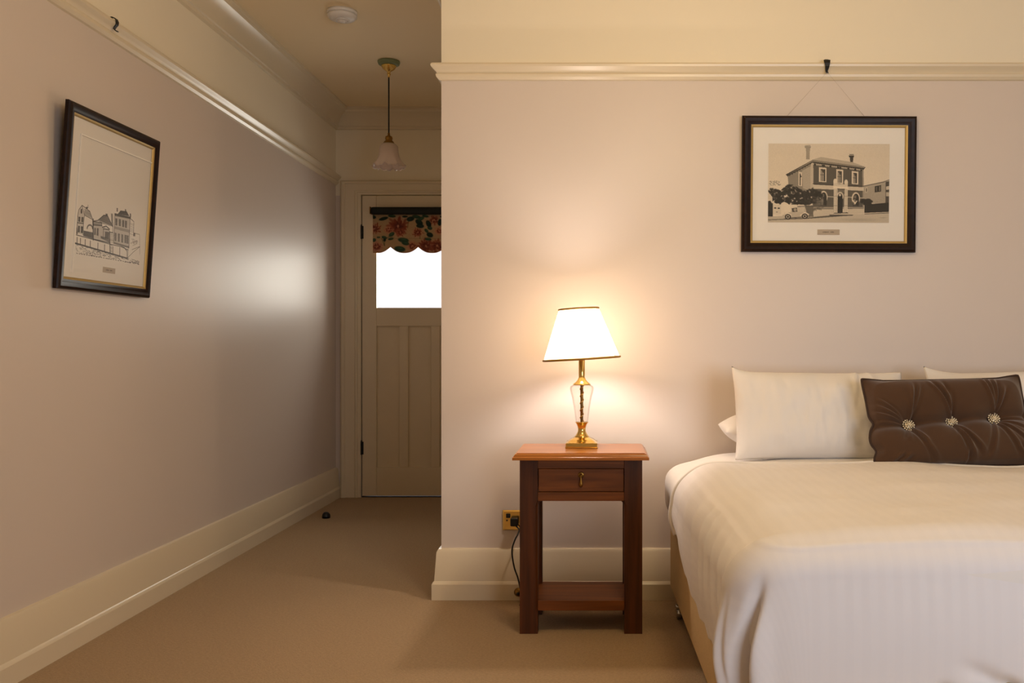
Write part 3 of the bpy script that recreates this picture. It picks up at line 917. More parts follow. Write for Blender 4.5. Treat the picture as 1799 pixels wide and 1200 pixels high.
def art_drawing(root, y):
    T = lambda zx, zy: pix_to_left(120 + zx / 7.5, 340 + zy / 7.5, .006)
    xa, _ = pix_to_left(131, 400, .006); xb, _ = pix_to_left(249, 400, .006)
    _, zlo = pix_to_left(190, 470, .006); _, zhi = pix_to_left(190, 345, .006)
    zlo -= .025
    nx, ny = 400, 340
    R = Raster(xa, xb, zhi, zlo, nx, ny, (.93, .915, .89))
    K = (.10, .09, .085); G = (.34, .32, .30)
    L = lambda pts, w_=.0016, c=K, a=.85: R.line([T(*p) for p in pts], w_, c, a)
    PF = lambda pts, c=G, a=.5: R.poly([T(*p) for p in pts], c, a)
    r = np.random.RandomState(2)
    def hatch(pts, n, c=K, a=.45):
        p = [np.array(T(*q)) for q in pts]   # quad
        for i in range(n):
            t = (i + r.rand() * .5) / n
            A = p[0] * (1 - t) + p[3] * t; B = p[1] * (1 - t) + p[2] * t
            R.line([tuple(A), tuple(B)], .0011, c, a)
    # left gabled house
    PF([(125, 250), (183, 160), (212, 280), (200, 540), (110, 525)], G, .18)
    L([(125, 300), (140, 215), (183, 155), (215, 285), (200, 400), (195, 545)]); L([(183, 155), (285, 235), (320, 335), (330, 600)]); L([(125, 300), (110, 530)], .002)
    PF([(165, 205), (186, 200), (184, 265), (164, 262)], K, .75)
    for q in (((135, 305), (160, 308), (158, 375), (132, 370)), ((175, 308), (202, 312), (198, 380), (172, 376)), ((130, 425), (155, 428), (152, 515), (126, 510)), ((168, 430), (198, 435), (192, 525), (165, 518))):
        PF(q, K, .7)
    L([(122, 385), (200, 395)], .002); L([(115, 455), (118, 530)], .003)
    hatch([(215, 200), (285, 240), (318, 330), (215, 280)], 9); PF([(232, 178), (258, 175), (255, 205), (236, 200)], K, .8); L([(262, 150), (262, 190)], .0012)
    L([(215, 285), (318, 340)]);
    # garden arch between
    for i in range(16):
        t = PI * i / 15
        R.ell(*T(285 + 35 * math.cos(t), 460 - 45 * math.sin(t)), .004, .004, K, .5, .6)
    hatch([(205, 490), (330, 520), (330, 600), (200, 560)], 16, K, .5); PF([(205, 490), (330, 510), (330, 600), (200, 560)], K, .25)
    # middle cottage
    PF([(390, 355), (470, 285), (520, 295), (585, 435), (450, 400)], G, .45); hatch([(470, 285), (520, 295), (585, 435), (400, 350)], 14)
    L([(330, 365), (390, 355), (470, 285), (520, 295), (588, 440), (588, 515), (545, 510)], .002)
    L([(330, 370), (440, 385), (445, 425), (335, 415), (330, 370)], .002); PF([(335, 380), (440, 392), (440, 420), (335, 410)], K, .4)
    PF([(335, 420), (445, 430), (545, 470), (545, 640), (335, 590)], G, .25); L([(330, 340), (330, 610)], .0035)
    PF([(492, 265), (520, 268), (518, 300), (492, 292)], K, .75); PF([(565, 265), (585, 268), (588, 430), (570, 400)], K, .35); L([(567, 265), (572, 400)]); L([(586, 268), (590, 440)])
    for q in (((345, 450), (365, 455), (362, 550), (342, 545)), ((378, 455), (402, 460), (398, 560), (374, 552)), ((485, 500), (540, 508), (538, 600), (482, 590))):
        PF(q, K, .6)
    L([(450, 445), (500, 430), (545, 470)], .0025); L([(460, 465), (540, 480)], .002); L([(465, 470), (460, 590)], .002); L([(545, 500), (550, 660)], .003)
    hatch([(430, 560), (550, 600), (550, 650), (430, 590)], 8); L([(335, 600), (550, 650)], .002)
    # right two-storey house with mansard
    PF([(655, 270), (690, 225), (770, 235), (805, 300)], G, .7); hatch([(690, 225), (770, 235), (805, 300), (655, 270)], 10, K, .6)
    L([(615, 270), (820, 318)], .0035); L([(620, 290), (815, 330)], .002)
    PF([(612, 275), (820, 320), (800, 720), (600, 660)], G, .22); L([(615, 280), (600, 660)], .002); L([(815, 320), (800, 720)], .002)
    for x, yy in ((638, 190), (748, 205), (812, 262)): PF([(x, yy), (x + 16, yy + 3), (x + 16, yy + 50), (x, yy + 45)], K, .65)
    for x0_, y0_ in ((622, 325), (668, 335), (712, 348), (748, 356)):
        PF([(x0_, y0_), (x0_ + 26, y0_ + 5), (x0_ + 24, y0_ + 98), (x0_ - 1, y0_ + 92)], K, .72); L([(x0_ + 12, y0_), (x0_ + 11, y0_ + 95)], .0012, (.8, .78, .75), .6)
    for x0_, y0_ in ((612, 515), (655, 525), (700, 535), (742, 542), (770, 550)):
        PF([(x0_, y0_), (x0_ + 25, y0_ + 5), (x0_ + 23, y0_ + 115), (x0_ - 1, y0_ + 108)], K, .6); L([(x0_ + 12, y0_), (x0_ + 11, y0_ + 110)], .0012, (.8, .78, .75), .6)
    PF([(610, 430), (812, 480), (812, 520), (608, 465)], G, .4); hatch([(608, 640), (800, 700), (800, 720), (605, 665)], 5)
    L([(820, 330), (865, 370), (860, 560)]); L([(860, 520), (940, 540), (945, 900)], .0012, G); PF([(860, 515), (885, 520), (882, 565), (858, 560)], K, .6)
    hatch([(820, 380), (862, 400), (860, 560), (812, 540)], 7, G); hatch([(550, 510), (600, 520), (600, 660), (550, 650)], 10)
    for i in range(14): L([(815 + r.uniform(0, 110), 590 + r.uniform(0, 90)), (835 + r.uniform(0, 110), 600 + r.uniform(0, 100))], .001, G, .6)
    # street walls, posts
    L([(105, 545), (330, 605), (560, 670), (700, 700), (790, 745)], .0018); L([(95, 655), (300, 715), (540, 785), (780, 855)], .0034)
    for x in (118, 162, 225, 292, 392, 480): L([(x, 580 + (x - 118) * .27), (x - 2, 655 + (x - 118) * .29)], .0026)
    for x in (590, 680): L([(x, 700 + (x - 590) * .15), (x - 2, 800 + (x - 590) * .28)], .0024)
    L([(548, 660), (552, 790)], .003); hatch([(550, 670), (580, 680), (580, 800), (552, 790)], 8); L([(700, 700), (740, 715), (775, 760), (775, 855)], .0022)
    L([(790, 690), (785, 850)], .0015); L([(840, 740), (940, 700)], .0014, G); L([(780, 850), (860, 770), (945, 700)], .0014, G)
    # cobbled street
    for i in range(240):
        x = r.uniform(95, 930); yy = 665 + (x - 95) * .27 + r.uniform(0, 1) * (120 - (x - 95) * .09)
        L([(x, yy), (x + r.uniform(8, 26), yy + r.uniform(2, 8))], .0010, K, r.uniform(.25, .8))
    for i in range(26):
        x = 110 + i * 32; L([(x, 785 + (x - 95) * .17), (x + 14, 789 + (x - 95) * .17)], .0014, K, .8)
    X = np.linspace(xa, xb, nx)[:, None] + np.zeros((1, ny))
    Z = np.linspace(zhi, zlo, ny)[None, :] + np.zeros((nx, 1))
    sheet('drawing_print', root, y, X, Z, R)
    # window mount opening: a bevelled rim lies round the sheet
    qa = pix_to_left(143, 237, .006); qb = pix_to_left(262, 470, .006)
    bx0, bx1, bz1, bz0 = qa[0], qb[0] - .01, qa[1], -LH / 2 + .060
    bm = bmesh.new()
    for a, b_, c, d in ((bx0, bx1, bz1, bz1 + .004), (bx0 - .004, bx0, bz0, bz1 + .004), (bx1, bx1 + .004, bz0, bz1 + .004)):
        add_box(bm, a, b_, y - .003, y + .001, c, d)
    from_bm('mount_bevel', bm, M['mat'], root)
cl = pix_to_left(181, 469, .006); cr = pix_to_left(202, 483, .006)
frame_parts(pl, LW, LH, .040, .020, art_drawing, (cl[0], cr[0], cr[1] + .003, cl[1] + .001))

# picture hooks on the rails and hanging wires
def hook_shape(w0, w1):
    """side outline of a rail hook (out, z), extruded across with taper"""
    pts = [(.004, .004), (.012, .011), (.026, .013), (.040, .006), (.045, -.006), (.044, -.018), (.036, -.028), (.032, -.036), (.040, -.044), (.047, -.046)]
    bm = bmesh.new()
    rows = []
    for i, (u, z) in enumerate(pts):
        t = min(1, max(0, (.013 - z) / .050))
        wd = (w0 * (1 - t) + w1 * t) / 2 if i >= 3 else w1 / 2
        a = pts[max(i - 1, 0)]; b_ = pts[min(i + 1, len(pts) - 1)]
        tx, tz = b_[0] - a[0], b_[1] - a[1]; L_ = math.hypot(tx, tz)
        nx_, nz_ = -tz / L_ * .0016, tx / L_ * .0016
        rows.append([bm.verts.new((sx * wd, -(u + s * nx_), z + s * nz_)) for sx, s in ((-1, -1), (1, -1), (1, 1), (-1, 1))])
    for i in range(len(rows) - 1):
        for j in range(4):
            bm.faces.new((rows[i][j], rows[i][(j + 1) % 4], rows[i + 1][(j + 1) % 4], rows[i + 1][j]))
    bm.faces.new(rows[0]); bm.faces.new(list(reversed(rows[-1])))
    bmesh.ops.recalc_face_normals(bm, faces=bm.faces)
    return bm
h1 = from_bm('picture_hook', hook_shape(.030, .009), M['iron'])
h1.location = ((1453 - CX) * (YB - .04) / FPX, YB, 2.168)
tag(h1, 'black picture hook on the picture rail above the sepia photograph', 'picture hook')
h2 = from_bm('picture_hook', hook_shape(.024, .012), M['iron'])
yh = (CX - 206) and (-(XL + .04)) * FPX / (CX - 206)
h2.location = (XL, yh, 2.200 - .0095 * (yh - 4.6) + .001)
h2.rotation_euler = (0, 0, PI / 2)
h2.scale = (.9, .9, .88)
tag(h2, 'black picture hook on the left wall rail above the ink drawing', 'picture hook')
zw = 2.168 - .042
hx = h1.location.x
wire = tube('hanging_wire', [(-.178, .004, pic.location.z + 119 * kR - .02 - zw), (0, -.034, 0), (.182, .004, pic.location.z + 119 * kR - .02 - zw)], .0005, mat('clear_nylon_line', (.62, .56, .50), .4), None, 6)
wire.location = (hx, YB - .008, zw)
tag(wire, 'thin nylon line from the hook down to the sepia photograph', 'wire')

# ------------------------------------------------------------------ power socket and lamp flex
sx0 = (883.5 - CX) * YB / FPX
sz1, sz0 = CAMZ - (896 - CY) * YB / FPX, CAMZ - (931 - CY) * YB / FPX
so_ = empty('power_socket', (sx0 + .0575, YB, (sz0 + sz1) / 2))
tag(so_, 'brass wall socket plate with black switches behind the nightstand', 'power socket')
hh = (sz1 - sz0) / 2
bm = bmesh.new(); add_box(bm, -.0575, .0575, -.009, 0, -hh, hh)
bmesh.ops.bevel(bm, geom=[e for e in bm.edges if all(v.co.y < -.005 for v in e.verts)], offset=.005, segments=1, affect='EDGES')
from_bm('face_plate', bm, M['brass'], so_)
box('switch', -.044, -.026, -.014, -.008, .010, .028, M['black'], so_, .003, 2)
box('switch', .026, .044, -.014, -.008, .010, .028, M['black'], so_, .003, 2)
bm = bmesh.new()
lathe_bm(bm, [(.0035, 0), (.0035, .002), (0, .002)], 12)
bmesh.ops.rotate(bm, verts=bm.verts, cent=(0, 0, 0), matrix=Matrix.Rotation(PI / 2, 3, 'X'))
bmesh.ops.translate(bm, verts=bm.verts, vec=(-.040, -.009, .000))
from_bm('screw', bm, M['black'], so_)
plug = box('power_plug', -.0155, .0155, -.034, 0, -.0165, .0165, M['black'], None, .005, 3)
plug.location = ((903.5 - CX) * (YB - .03) / FPX, YB - .010, CAMZ - (917 - CY) * (YB - .03) / FPX)
tag(plug, 'black square plug pushed into the brass wall socket', 'plug')
P_ = lambda x, y, d: tuple(at(x, y, d))
flex = tube('lamp_cord', smooth_path([P_(905, 923, 3.672), P_(912, 932, 3.665), P_(904, 950, 3.64), P_(899.5, 968, 3.64), P_(903, 995, 3.645), P_(910, 1016, 3.645), P_(914, 1035, 3.64), P_(917, 1056, 3.63), P_(913, 1064, 3.60), P_(908.5, 1073, 3.565)]), .0032, M['black'], None, 8)
tag(flex, 'black power cord curving from the socket down to the carpet', 'cord')
dsx = empty('skirting_door_stop', at(911, 1040, 3.665))
tag(dsx, 'small round knob on the skirting beside the nightstand leg', 'knob')
bm = bmesh.new()
lathe_bm(bm, [(.0, 0), (.017, 0), (.018, .004), (.012, .008), (.009, .016), (.012, .022), (.010, .027), (0, .028)], 20)
bmesh.ops.rotate(bm, verts=bm.verts, cent=(0, 0, 0), matrix=Matrix.Rotation(PI / 2, 3, 'X'))
bmesh.ops.recalc_face_normals(bm, faces=bm.faces)
from_bm('knob_body', bm, M['brass_dull'], dsx, True)
bm = bmesh.new()
lathe_bm(bm, [(.0, .027), (.007, .027), (.006, .031), (0, .032)], 14)
bmesh.ops.rotate(bm, verts=bm.verts, cent=(0, 0, 0), matrix=Matrix.Rotation(PI / 2, 3, 'X'))
from_bm('rubber_tip', bm, M['black'], dsx, True)

# ------------------------------------------------------------------ nightstand
NX = -.0755
ns = empty('nightstand', (NX, 3.372, 0))
tag(ns, 'wooden nightstand with one drawer and a low shelf beside the bed', 'nightstand')
yF, yR = 3.240 - 3.372, 3.515 - 3.372
hw, lw = .2180, .0640
def chamfer_leg(name, x0, x1, y0, y1, inner):
    """square post whose inner front edge is chamfered between two stops"""
    bm = bmesh.new()
    c = .008
    zs_ = [0, .070, .090, .455, .475, .6235]
    rows = []
    for z in zs_:
        k = c if .08 < z < .47 else .0008
        if inner > 0:
            pts = [(x0, y0), (x1 - k, y0), (x1, y0 + k), (x1, y1), (x0, y1)]
        else:
            pts = [(x0 + k, y0), (x1, y0), (x1, y1), (x0, y1), (x0, y0 + k)]
        rows.append([bm.verts.new((p[0], p[1], z)) for p in pts])
    for i in range(len(rows) - 1):
        for j in range(5):
            bm.faces.new((rows[i][j], rows[i][(j + 1) % 5], rows[i + 1][(j + 1) % 5], rows[i + 1][j]))
    bm.faces.new(rows[0]); bm.faces.new(list(reversed(rows[-1])))
    bmesh.ops.recalc_face_normals(bm, faces=bm.faces)
    return from_bm(name, bm, M['wood_z'], ns)
chamfer_leg('leg', -hw, -hw + lw, yF, yF + .042, 1)
chamfer_leg('leg', hw - lw, hw, yF, yF + .042, -1)
chamfer_leg('leg', -hw, -hw + lw, yR - .042, yR, 1)
chamfer_leg('leg', hw - lw, hw, yR - .042, yR, -1)
ix = hw - lw
box('top_rail', -ix, ix, yF + .003, yF + .022, .588, .6235, M['wood_x'], ns, .001, 1)
box('bottom_rail', -ix, ix, yF + .003, yF + .022, .472, .5035, M['wood_x'], ns, .001, 1)
dr_ = box('drawer', -ix + .002, ix - .002, yF + .0045, yF + .020, .5055, .5865, M['wood_x'], ns, .0015, 1)
for s in (-1, 1):
    box('side_rail', s * (hw - .012) - .009, s * (hw - .012) + .009, yF + .042, yR - .042, .472, .6235, M['wood_y'], ns)
    box('shelf_rail', s * (hw - .022) - .010, s * (hw - .022) + .010, yF + .042, yR - .042, .080, .112, M['wood_y'], ns)
box('back_rail', -ix, ix, yR - .024, yR - .004, .472, .6235, M['wood_x'], ns)
box('shelf', -hw + .034, hw - .034, yF + .024, yR - .006, .100, .117, M['wood_x'], ns, .001, 1)
box('shelf_front_rail', -ix, ix, yF + .004, yF + .024, .081, .1175, M['wood_x'], ns, .002, 2)
# corner blocks under the drawer rail
for s in (-1, 1):
    bm = bmesh.new()
    a = [bm.verts.new(v) for v in ((s * ix, yF + .024, .472), (s * (ix - .014), yF + .024, .472), (s * ix, yF + .024, .458))]
    b_ = [bm.verts.new((v.co.x, yF + .040, v.co.z)) for v in a]
    bm.faces.new(a); bm.faces.new(list(reversed(b_)))
    for i in range(3): bm.faces.new((a[i], a[(i + 1) % 3], b_[(i + 1) % 3], b_[i]))
    bmesh.ops.recalc_face_normals(bm, faces=bm.faces)
    from_bm('corner_block', bm, M['wood_z'], ns)
# moulded top
def moulded_top():
    bm = bmesh.new()
    pr = [(.000, .6235), (.002, .6235), (.002, .6330), (-.0015, .6345), (-.004, .6400), (-.008, .6445), (-.0125, .6455), (-.0128, .6475)]
    X, y0, y1 = .240, 3.188 - 3.372, 3.532 - 3.372
    rows = []
    for u, z in pr:
        rows.append([bm.verts.new((sx * (X + u - .002), (y0 - u + .002) if sy < 0 else (y1 + u - .002), z)) for sx, sy in ((-1, -1), (1, -1), (1, 1), (-1, 1))])
    for i in range(len(rows) - 1):
        for j in range(4):
            bm.faces.new((rows[i][j], rows[i][(j + 1) % 4], rows[i + 1][(j + 1) % 4], rows[i + 1][j]))
    bm.faces.new(rows[0]); bm.faces.new(list(reversed(rows[-1])))
    bmesh.ops.recalc_face_normals(bm, faces=bm.faces)
    return autosmooth(from_bm('tabletop', bm, M['wood_top'], ns), 30)
moulded_top()
TZ = .6475
# drop pull
def fwd(name, prof, m, parent, loc, n=20):
    bm = bmesh.new(); lathe_bm(bm, prof, n)
    bmesh.ops.rotate(bm, verts=bm.verts, cent=(0, 0, 0), matrix=Matrix.Rotation(PI / 2, 3, 'X'))
    bmesh.ops.translate(bm, verts=bm.verts, vec=loc)
    bmesh.ops.remove_doubles(bm, verts=bm.verts, dist=1e-6)
    bmesh.ops.recalc_face_normals(bm, faces=bm.faces)
    return from_bm(name, bm, m, parent, True)
hy = yF + .0045
pull = fwd('drop_handle', [(0, 0), (.0108, 0), (.0108, .0015), (.008, .003), (.005, .0025), (.0035, .006), (.003, .009), (0, .010)], M['brass_dull'], dr_, (0, hy, .565))
tag(pull, 'brass drop handle')
o = lathe('drop', [(.0, .0), (.0025, -.001), (.002, -.008), (.0028, -.014), (.0055, -.024), (.0068, -.031), (.0058, -.037), (.003, -.041), (0, -.042)], M['brass_dull'], dr_, 16)
o.location = (0, hy - .008, .564)

# ------------------------------------------------------------------ table lamp
LX, LY = -.0765, 3.410
lamp = empty('table_lamp', (LX, LY, TZ))
tag(lamp, 'lit brass and glass table lamp with cream shade on the nightstand', 'lamp')
def square_loft(name, prof, m, parent):
    bm = bmesh.new(); rows = []
    for r_, z, cut in prof:
        c = cut
        pts = []
        for sx, sy in ((-1, -1), (1, -1), (1, 1), (-1, 1)):
            if sx * sy > 0: pts += [(sx * r_, sy * (r_ - c)), (sx * (r_ - c), sy * r_)]
            else: pts += [(sx * (r_ - c), sy * r_), (sx * r_, sy * (r_ - c))]
        rows.append([bm.verts.new((p[0], p[1], z)) for p in pts])
    for i in range(len(rows) - 1):
        for j in range(8):
            bm.faces.new((rows[i][j], rows[i][(j + 1) % 8], rows[i + 1][(j + 1) % 8], rows[i + 1][j]))
    bm.faces.new(rows[0]); bm.faces.new(list(reversed(rows[-1])))
    bmesh.ops.recalc_face_normals(bm, faces=bm.faces)
    return autosmooth(from_bm(name, bm, m, parent), 30)
square_loft('base', [(.0595, 0, .002), (.0605, .001, .002), (.0605, .003, .002), (.0585, .004, .002), (.0585, .0165, .002), (.0575, .0185, .002), (.052, .0195, .003), (.047, .024, .004), (.042, .028, .005), (.036, .031, .006), (.031, .034, .010), (.028, .0365, .012)], M['brass'], lamp)
z = lambda y: CAMZ - (y - CY) * .002131 - TZ
lathe('stem', [(0, .0355), (.0265, .036), (.027, .039), (.023, .043), (.0185, .050), (.0150, .058), (.0142, .066), (.0155, .074), (.0185, .083), (.0235, .090), (.0255, .0915), (.0255, .0925), (0, .0925)], M['brass'], lamp, 40)
urn = lathe('glass_urn', [(.0225, .0925), (.0240, .096), (.0268, .120), (.0310, .150), (.0375, .185), (.0440, .208), (.0455, .218), (.0430, .226), (.0330, .2325)], M['crystal'], lamp, 12, caps=False, smooth=False)
sm = urn.modifiers.new('thick', 'SOLIDIFY'); sm.thickness = .0025
lathe('centre_rod', [(0, .092), (.0055, .092), (.0055, .232), (0, .232)], M['brass_dull'], lamp, 16)
bm = bmesh.new()
pts = [(.0068 * math.cos(t * 2 * PI * 5), .0068 * math.sin(t * 2 * PI * 5), .095 + .134 * t) for t in [i / 120 for i in range(121)]]
tube('twist', pts, .0016, M['brass'], lamp, 6)
bm.free()
lathe('cap', [(0, .2310), (.0325, .2310), (.0335, .2335), (.0320, .2360), (.0235, .2420), (.0165, .2500), (.0125, .2580), (.0118, .2600), (.0118, .3270), (.0150, .3290), (.0150, .3340), (0, .334)], M['brass'], lamp, 36)
lathe('bulb_holder', [(0, .333), (.013, .333), (.0165, .338), (.0165, .372), (.013, .376), (0, .376)], M['brass_dull'], lamp, 24)
# candle-style bulb, lit
BZ = 1.075 - TZ
blb = lathe('bulb', [(0, BZ - .048), (.010, BZ - .046), (.013, BZ - .036), (.022, BZ - .018), (.026, BZ), (.023, BZ + .018), (.013, BZ + .032), (0, BZ + .037)], M['bulb'], lamp, 16)
# shade with gold braid, tilted a little
SZ0, SZ1 = .977 - TZ, 1.163 - TZ
sh = lathe('lamp_shade', [(.1425, SZ0), (.108, SZ0 + .093), (.0735, SZ1)], M['shade'], lamp, 64, caps=False)
for nm, zz, rr in (('braid', SZ0, .1435), ('braid', SZ1, .0745)):
    pts = [(rr * math.cos(2 * PI * k / 64), rr * math.sin(2 * PI * k / 64), zz) for k in range(64)]
    t = tube(nm, pts, .0042 if zz == SZ0 else .0036, mat('gold_braid', (.66, .50, .20), .5, .3), sh, 8, closed=True)
# the seam at the right of the shade and the wire spider that carries it
a0 = math.radians(-28)
tube('seam', [(.1432 * math.cos(a0), .1432 * math.sin(a0), SZ0), (.0742 * math.cos(a0), .0742 * math.sin(a0), SZ1)], .0013, M['gilt'], sh, 6)
for k in range(3):
    a = k * 2 * PI / 3 + .5
    tube('shade_spoke', [(.016 * math.cos(a), .016 * math.sin(a), .352), (.075 * math.cos(a), .075 * math.sin(a), .345), (.1425 * math.cos(a), .1425 * math.sin(a), SZ0 + .002)], .0014, M['brass_dull'], sh, 6)
piv = Vector((0, 0, SZ0 + .06))
sh.matrix_local = Matrix.Translation(piv + Vector((-.004, 0, 0))) @ Matrix.Rotation(math.radians(-3.4), 4, 'Y') @ Matrix.Rotation(math.radians(0), 4, 'X') @ Matrix.Translation(-piv)

# ------------------------------------------------------------------ bed
PHI = math.radians(1.4)
BO = Vector((.270, 3.615, 0))
ES = Vector((math.cos(PHI), math.sin(PHI), 0))     # across the bed
ET = Vector((math.sin(PHI), -math.cos(PHI), 0))    # towards the foot
BW, BL = 1.83, 1.80
bed = empty('bed_base', BO + ES * (BW / 2) + ET * (BL / 2), (0, 0, PHI))
tag(bed, 'beige fabric divan base on low castors under the white bed', 'bed base')
def rbox(name, x0, x1, y0, y1, z0, z1, m, parent, r, seg=4):
    return autosmooth(box(name, x0, x1, y0, y1, z0, z1, m, parent, r, seg), 50)
rbox('divan', -BW / 2, BW / 2, -BL / 2, BL / 2, .068, .322, M['divan'], bed, .010, 3)
for sx in (-1, 1):
    for sy in (-1, 1):
        bm = bmesh.new()
        x, y = sx * (BW / 2 - .02), sy * (BL / 2 - .20)
        lathe_bm(bm, [(0, .069), (.012, .069), (.012, .050), (0, .050)], 12, x, y)
        r_ = lathe_bm(bm, [(.0, -.010), (.020, -.010), (.023, -.007), (.023, .007), (.020, .010), (0, .010)], 18)
        vs = [v for ring in r_ for v in ring]
        bmesh.ops.rotate(bm, verts=vs, cent=(0, 0, 0), matrix=Matrix.Rotation(PI / 2, 3, 'Y'))
        bmesh.ops.translate(bm, verts=vs, vec=(x - .006, y, .0235))
        add_box(bm, x - .020, x + .010, y - .014, y + .014, .040, .054, .003, 2)
        bmesh.ops.remove_doubles(bm, verts=bm.verts, dist=1e-6)
        bmesh.ops.recalc_face_normals(bm, faces=bm.faces)
        from_bm('castor', bm, M['steel'], bed, True)

def bed_pt(s, t, z):
    return BO + ES * s + ET * t + Vector((0, 0, z))

def fbm(x, y, sc, seed=0.0):
    out = np.zeros(x.shape)
    xf, yf, of = x.ravel(), y.ravel(), out.ravel()
    for i in range(xf.size):
        of[i] = mnoise.noise(Vector((xf[i] * sc + seed, yf[i] * sc - seed, seed * .7)))
    return of.reshape(x.shape)

def mattress():
    """sheeted mattress: rounded in section and at the corners"""
    nt_, na = 90, 72
    hs, zc_, hz = BW / 2 + .030, .4655, .1405
    T = np.linspace(0, 1, nt_)
    A = np.linspace(0, 2 * PI, na + 1)
    def se(c, p): return np.sign(c) * np.abs(c) ** p
    X = np.zeros((nt_, na + 1)); Y = X.copy(); Z = X.copy()
    for i, t in enumerate(T):
        tl = .004 + t * (BL - .05)
        e = min(tl, BL - .042 - tl) / .09
        k = 1.0 if e >= 1 else (1 - (1 - max(e, 0)) ** 2.6) ** .5
        sh_ = (1 - k) * .06
        cs, sn = se(np.cos(A), .32), se(np.sin(A), .52)
        px = (hs - sh_) * cs
        pz = zc_ + hz * sn * (k ** .5 if k > 0 else 0.0)
        up = np.clip(sn, 0, 1)
        pz += up * (.012 * (1 - (px / hs) ** 2)) - up * .010 * sstep(.7, 1.0, np.abs(px) / hs)
        X[i] = BW / 2 + px * (k if k > 0 else .001) ** .15
        Y[i] = tl
        Z[i] = pz
    if True:
        Wx = BO.x + ES.x * X + ET.x * Y; Wy = BO.y + ES.y * X + ET.y * Y
    wr = fbm(Wx, Z * 2.2, 9, 4.2) * .004 + fbm(Wx * 2, Wy * 2, 5, 1.1) * .004
    me = grid_mesh('mattress', Wx, Wy, Z + wr)
    o = link('mattress', me, M['linen'], None, True)
    bm = bmesh.new(); bm.from_mesh(me)
    bmesh.ops.remove_doubles(bm, verts=bm.verts, dist=1e-5)
    bmesh.ops.holes_fill(bm, edges=[e for e in bm.edges if e.is_boundary])
    bmesh.ops.recalc_face_normals(bm, faces=bm.faces)
    bm.to_mesh(me); bm.free()
    tag(o, 'mattress under a white fitted sheet, showing at the bed head', 'mattress')
mattress()

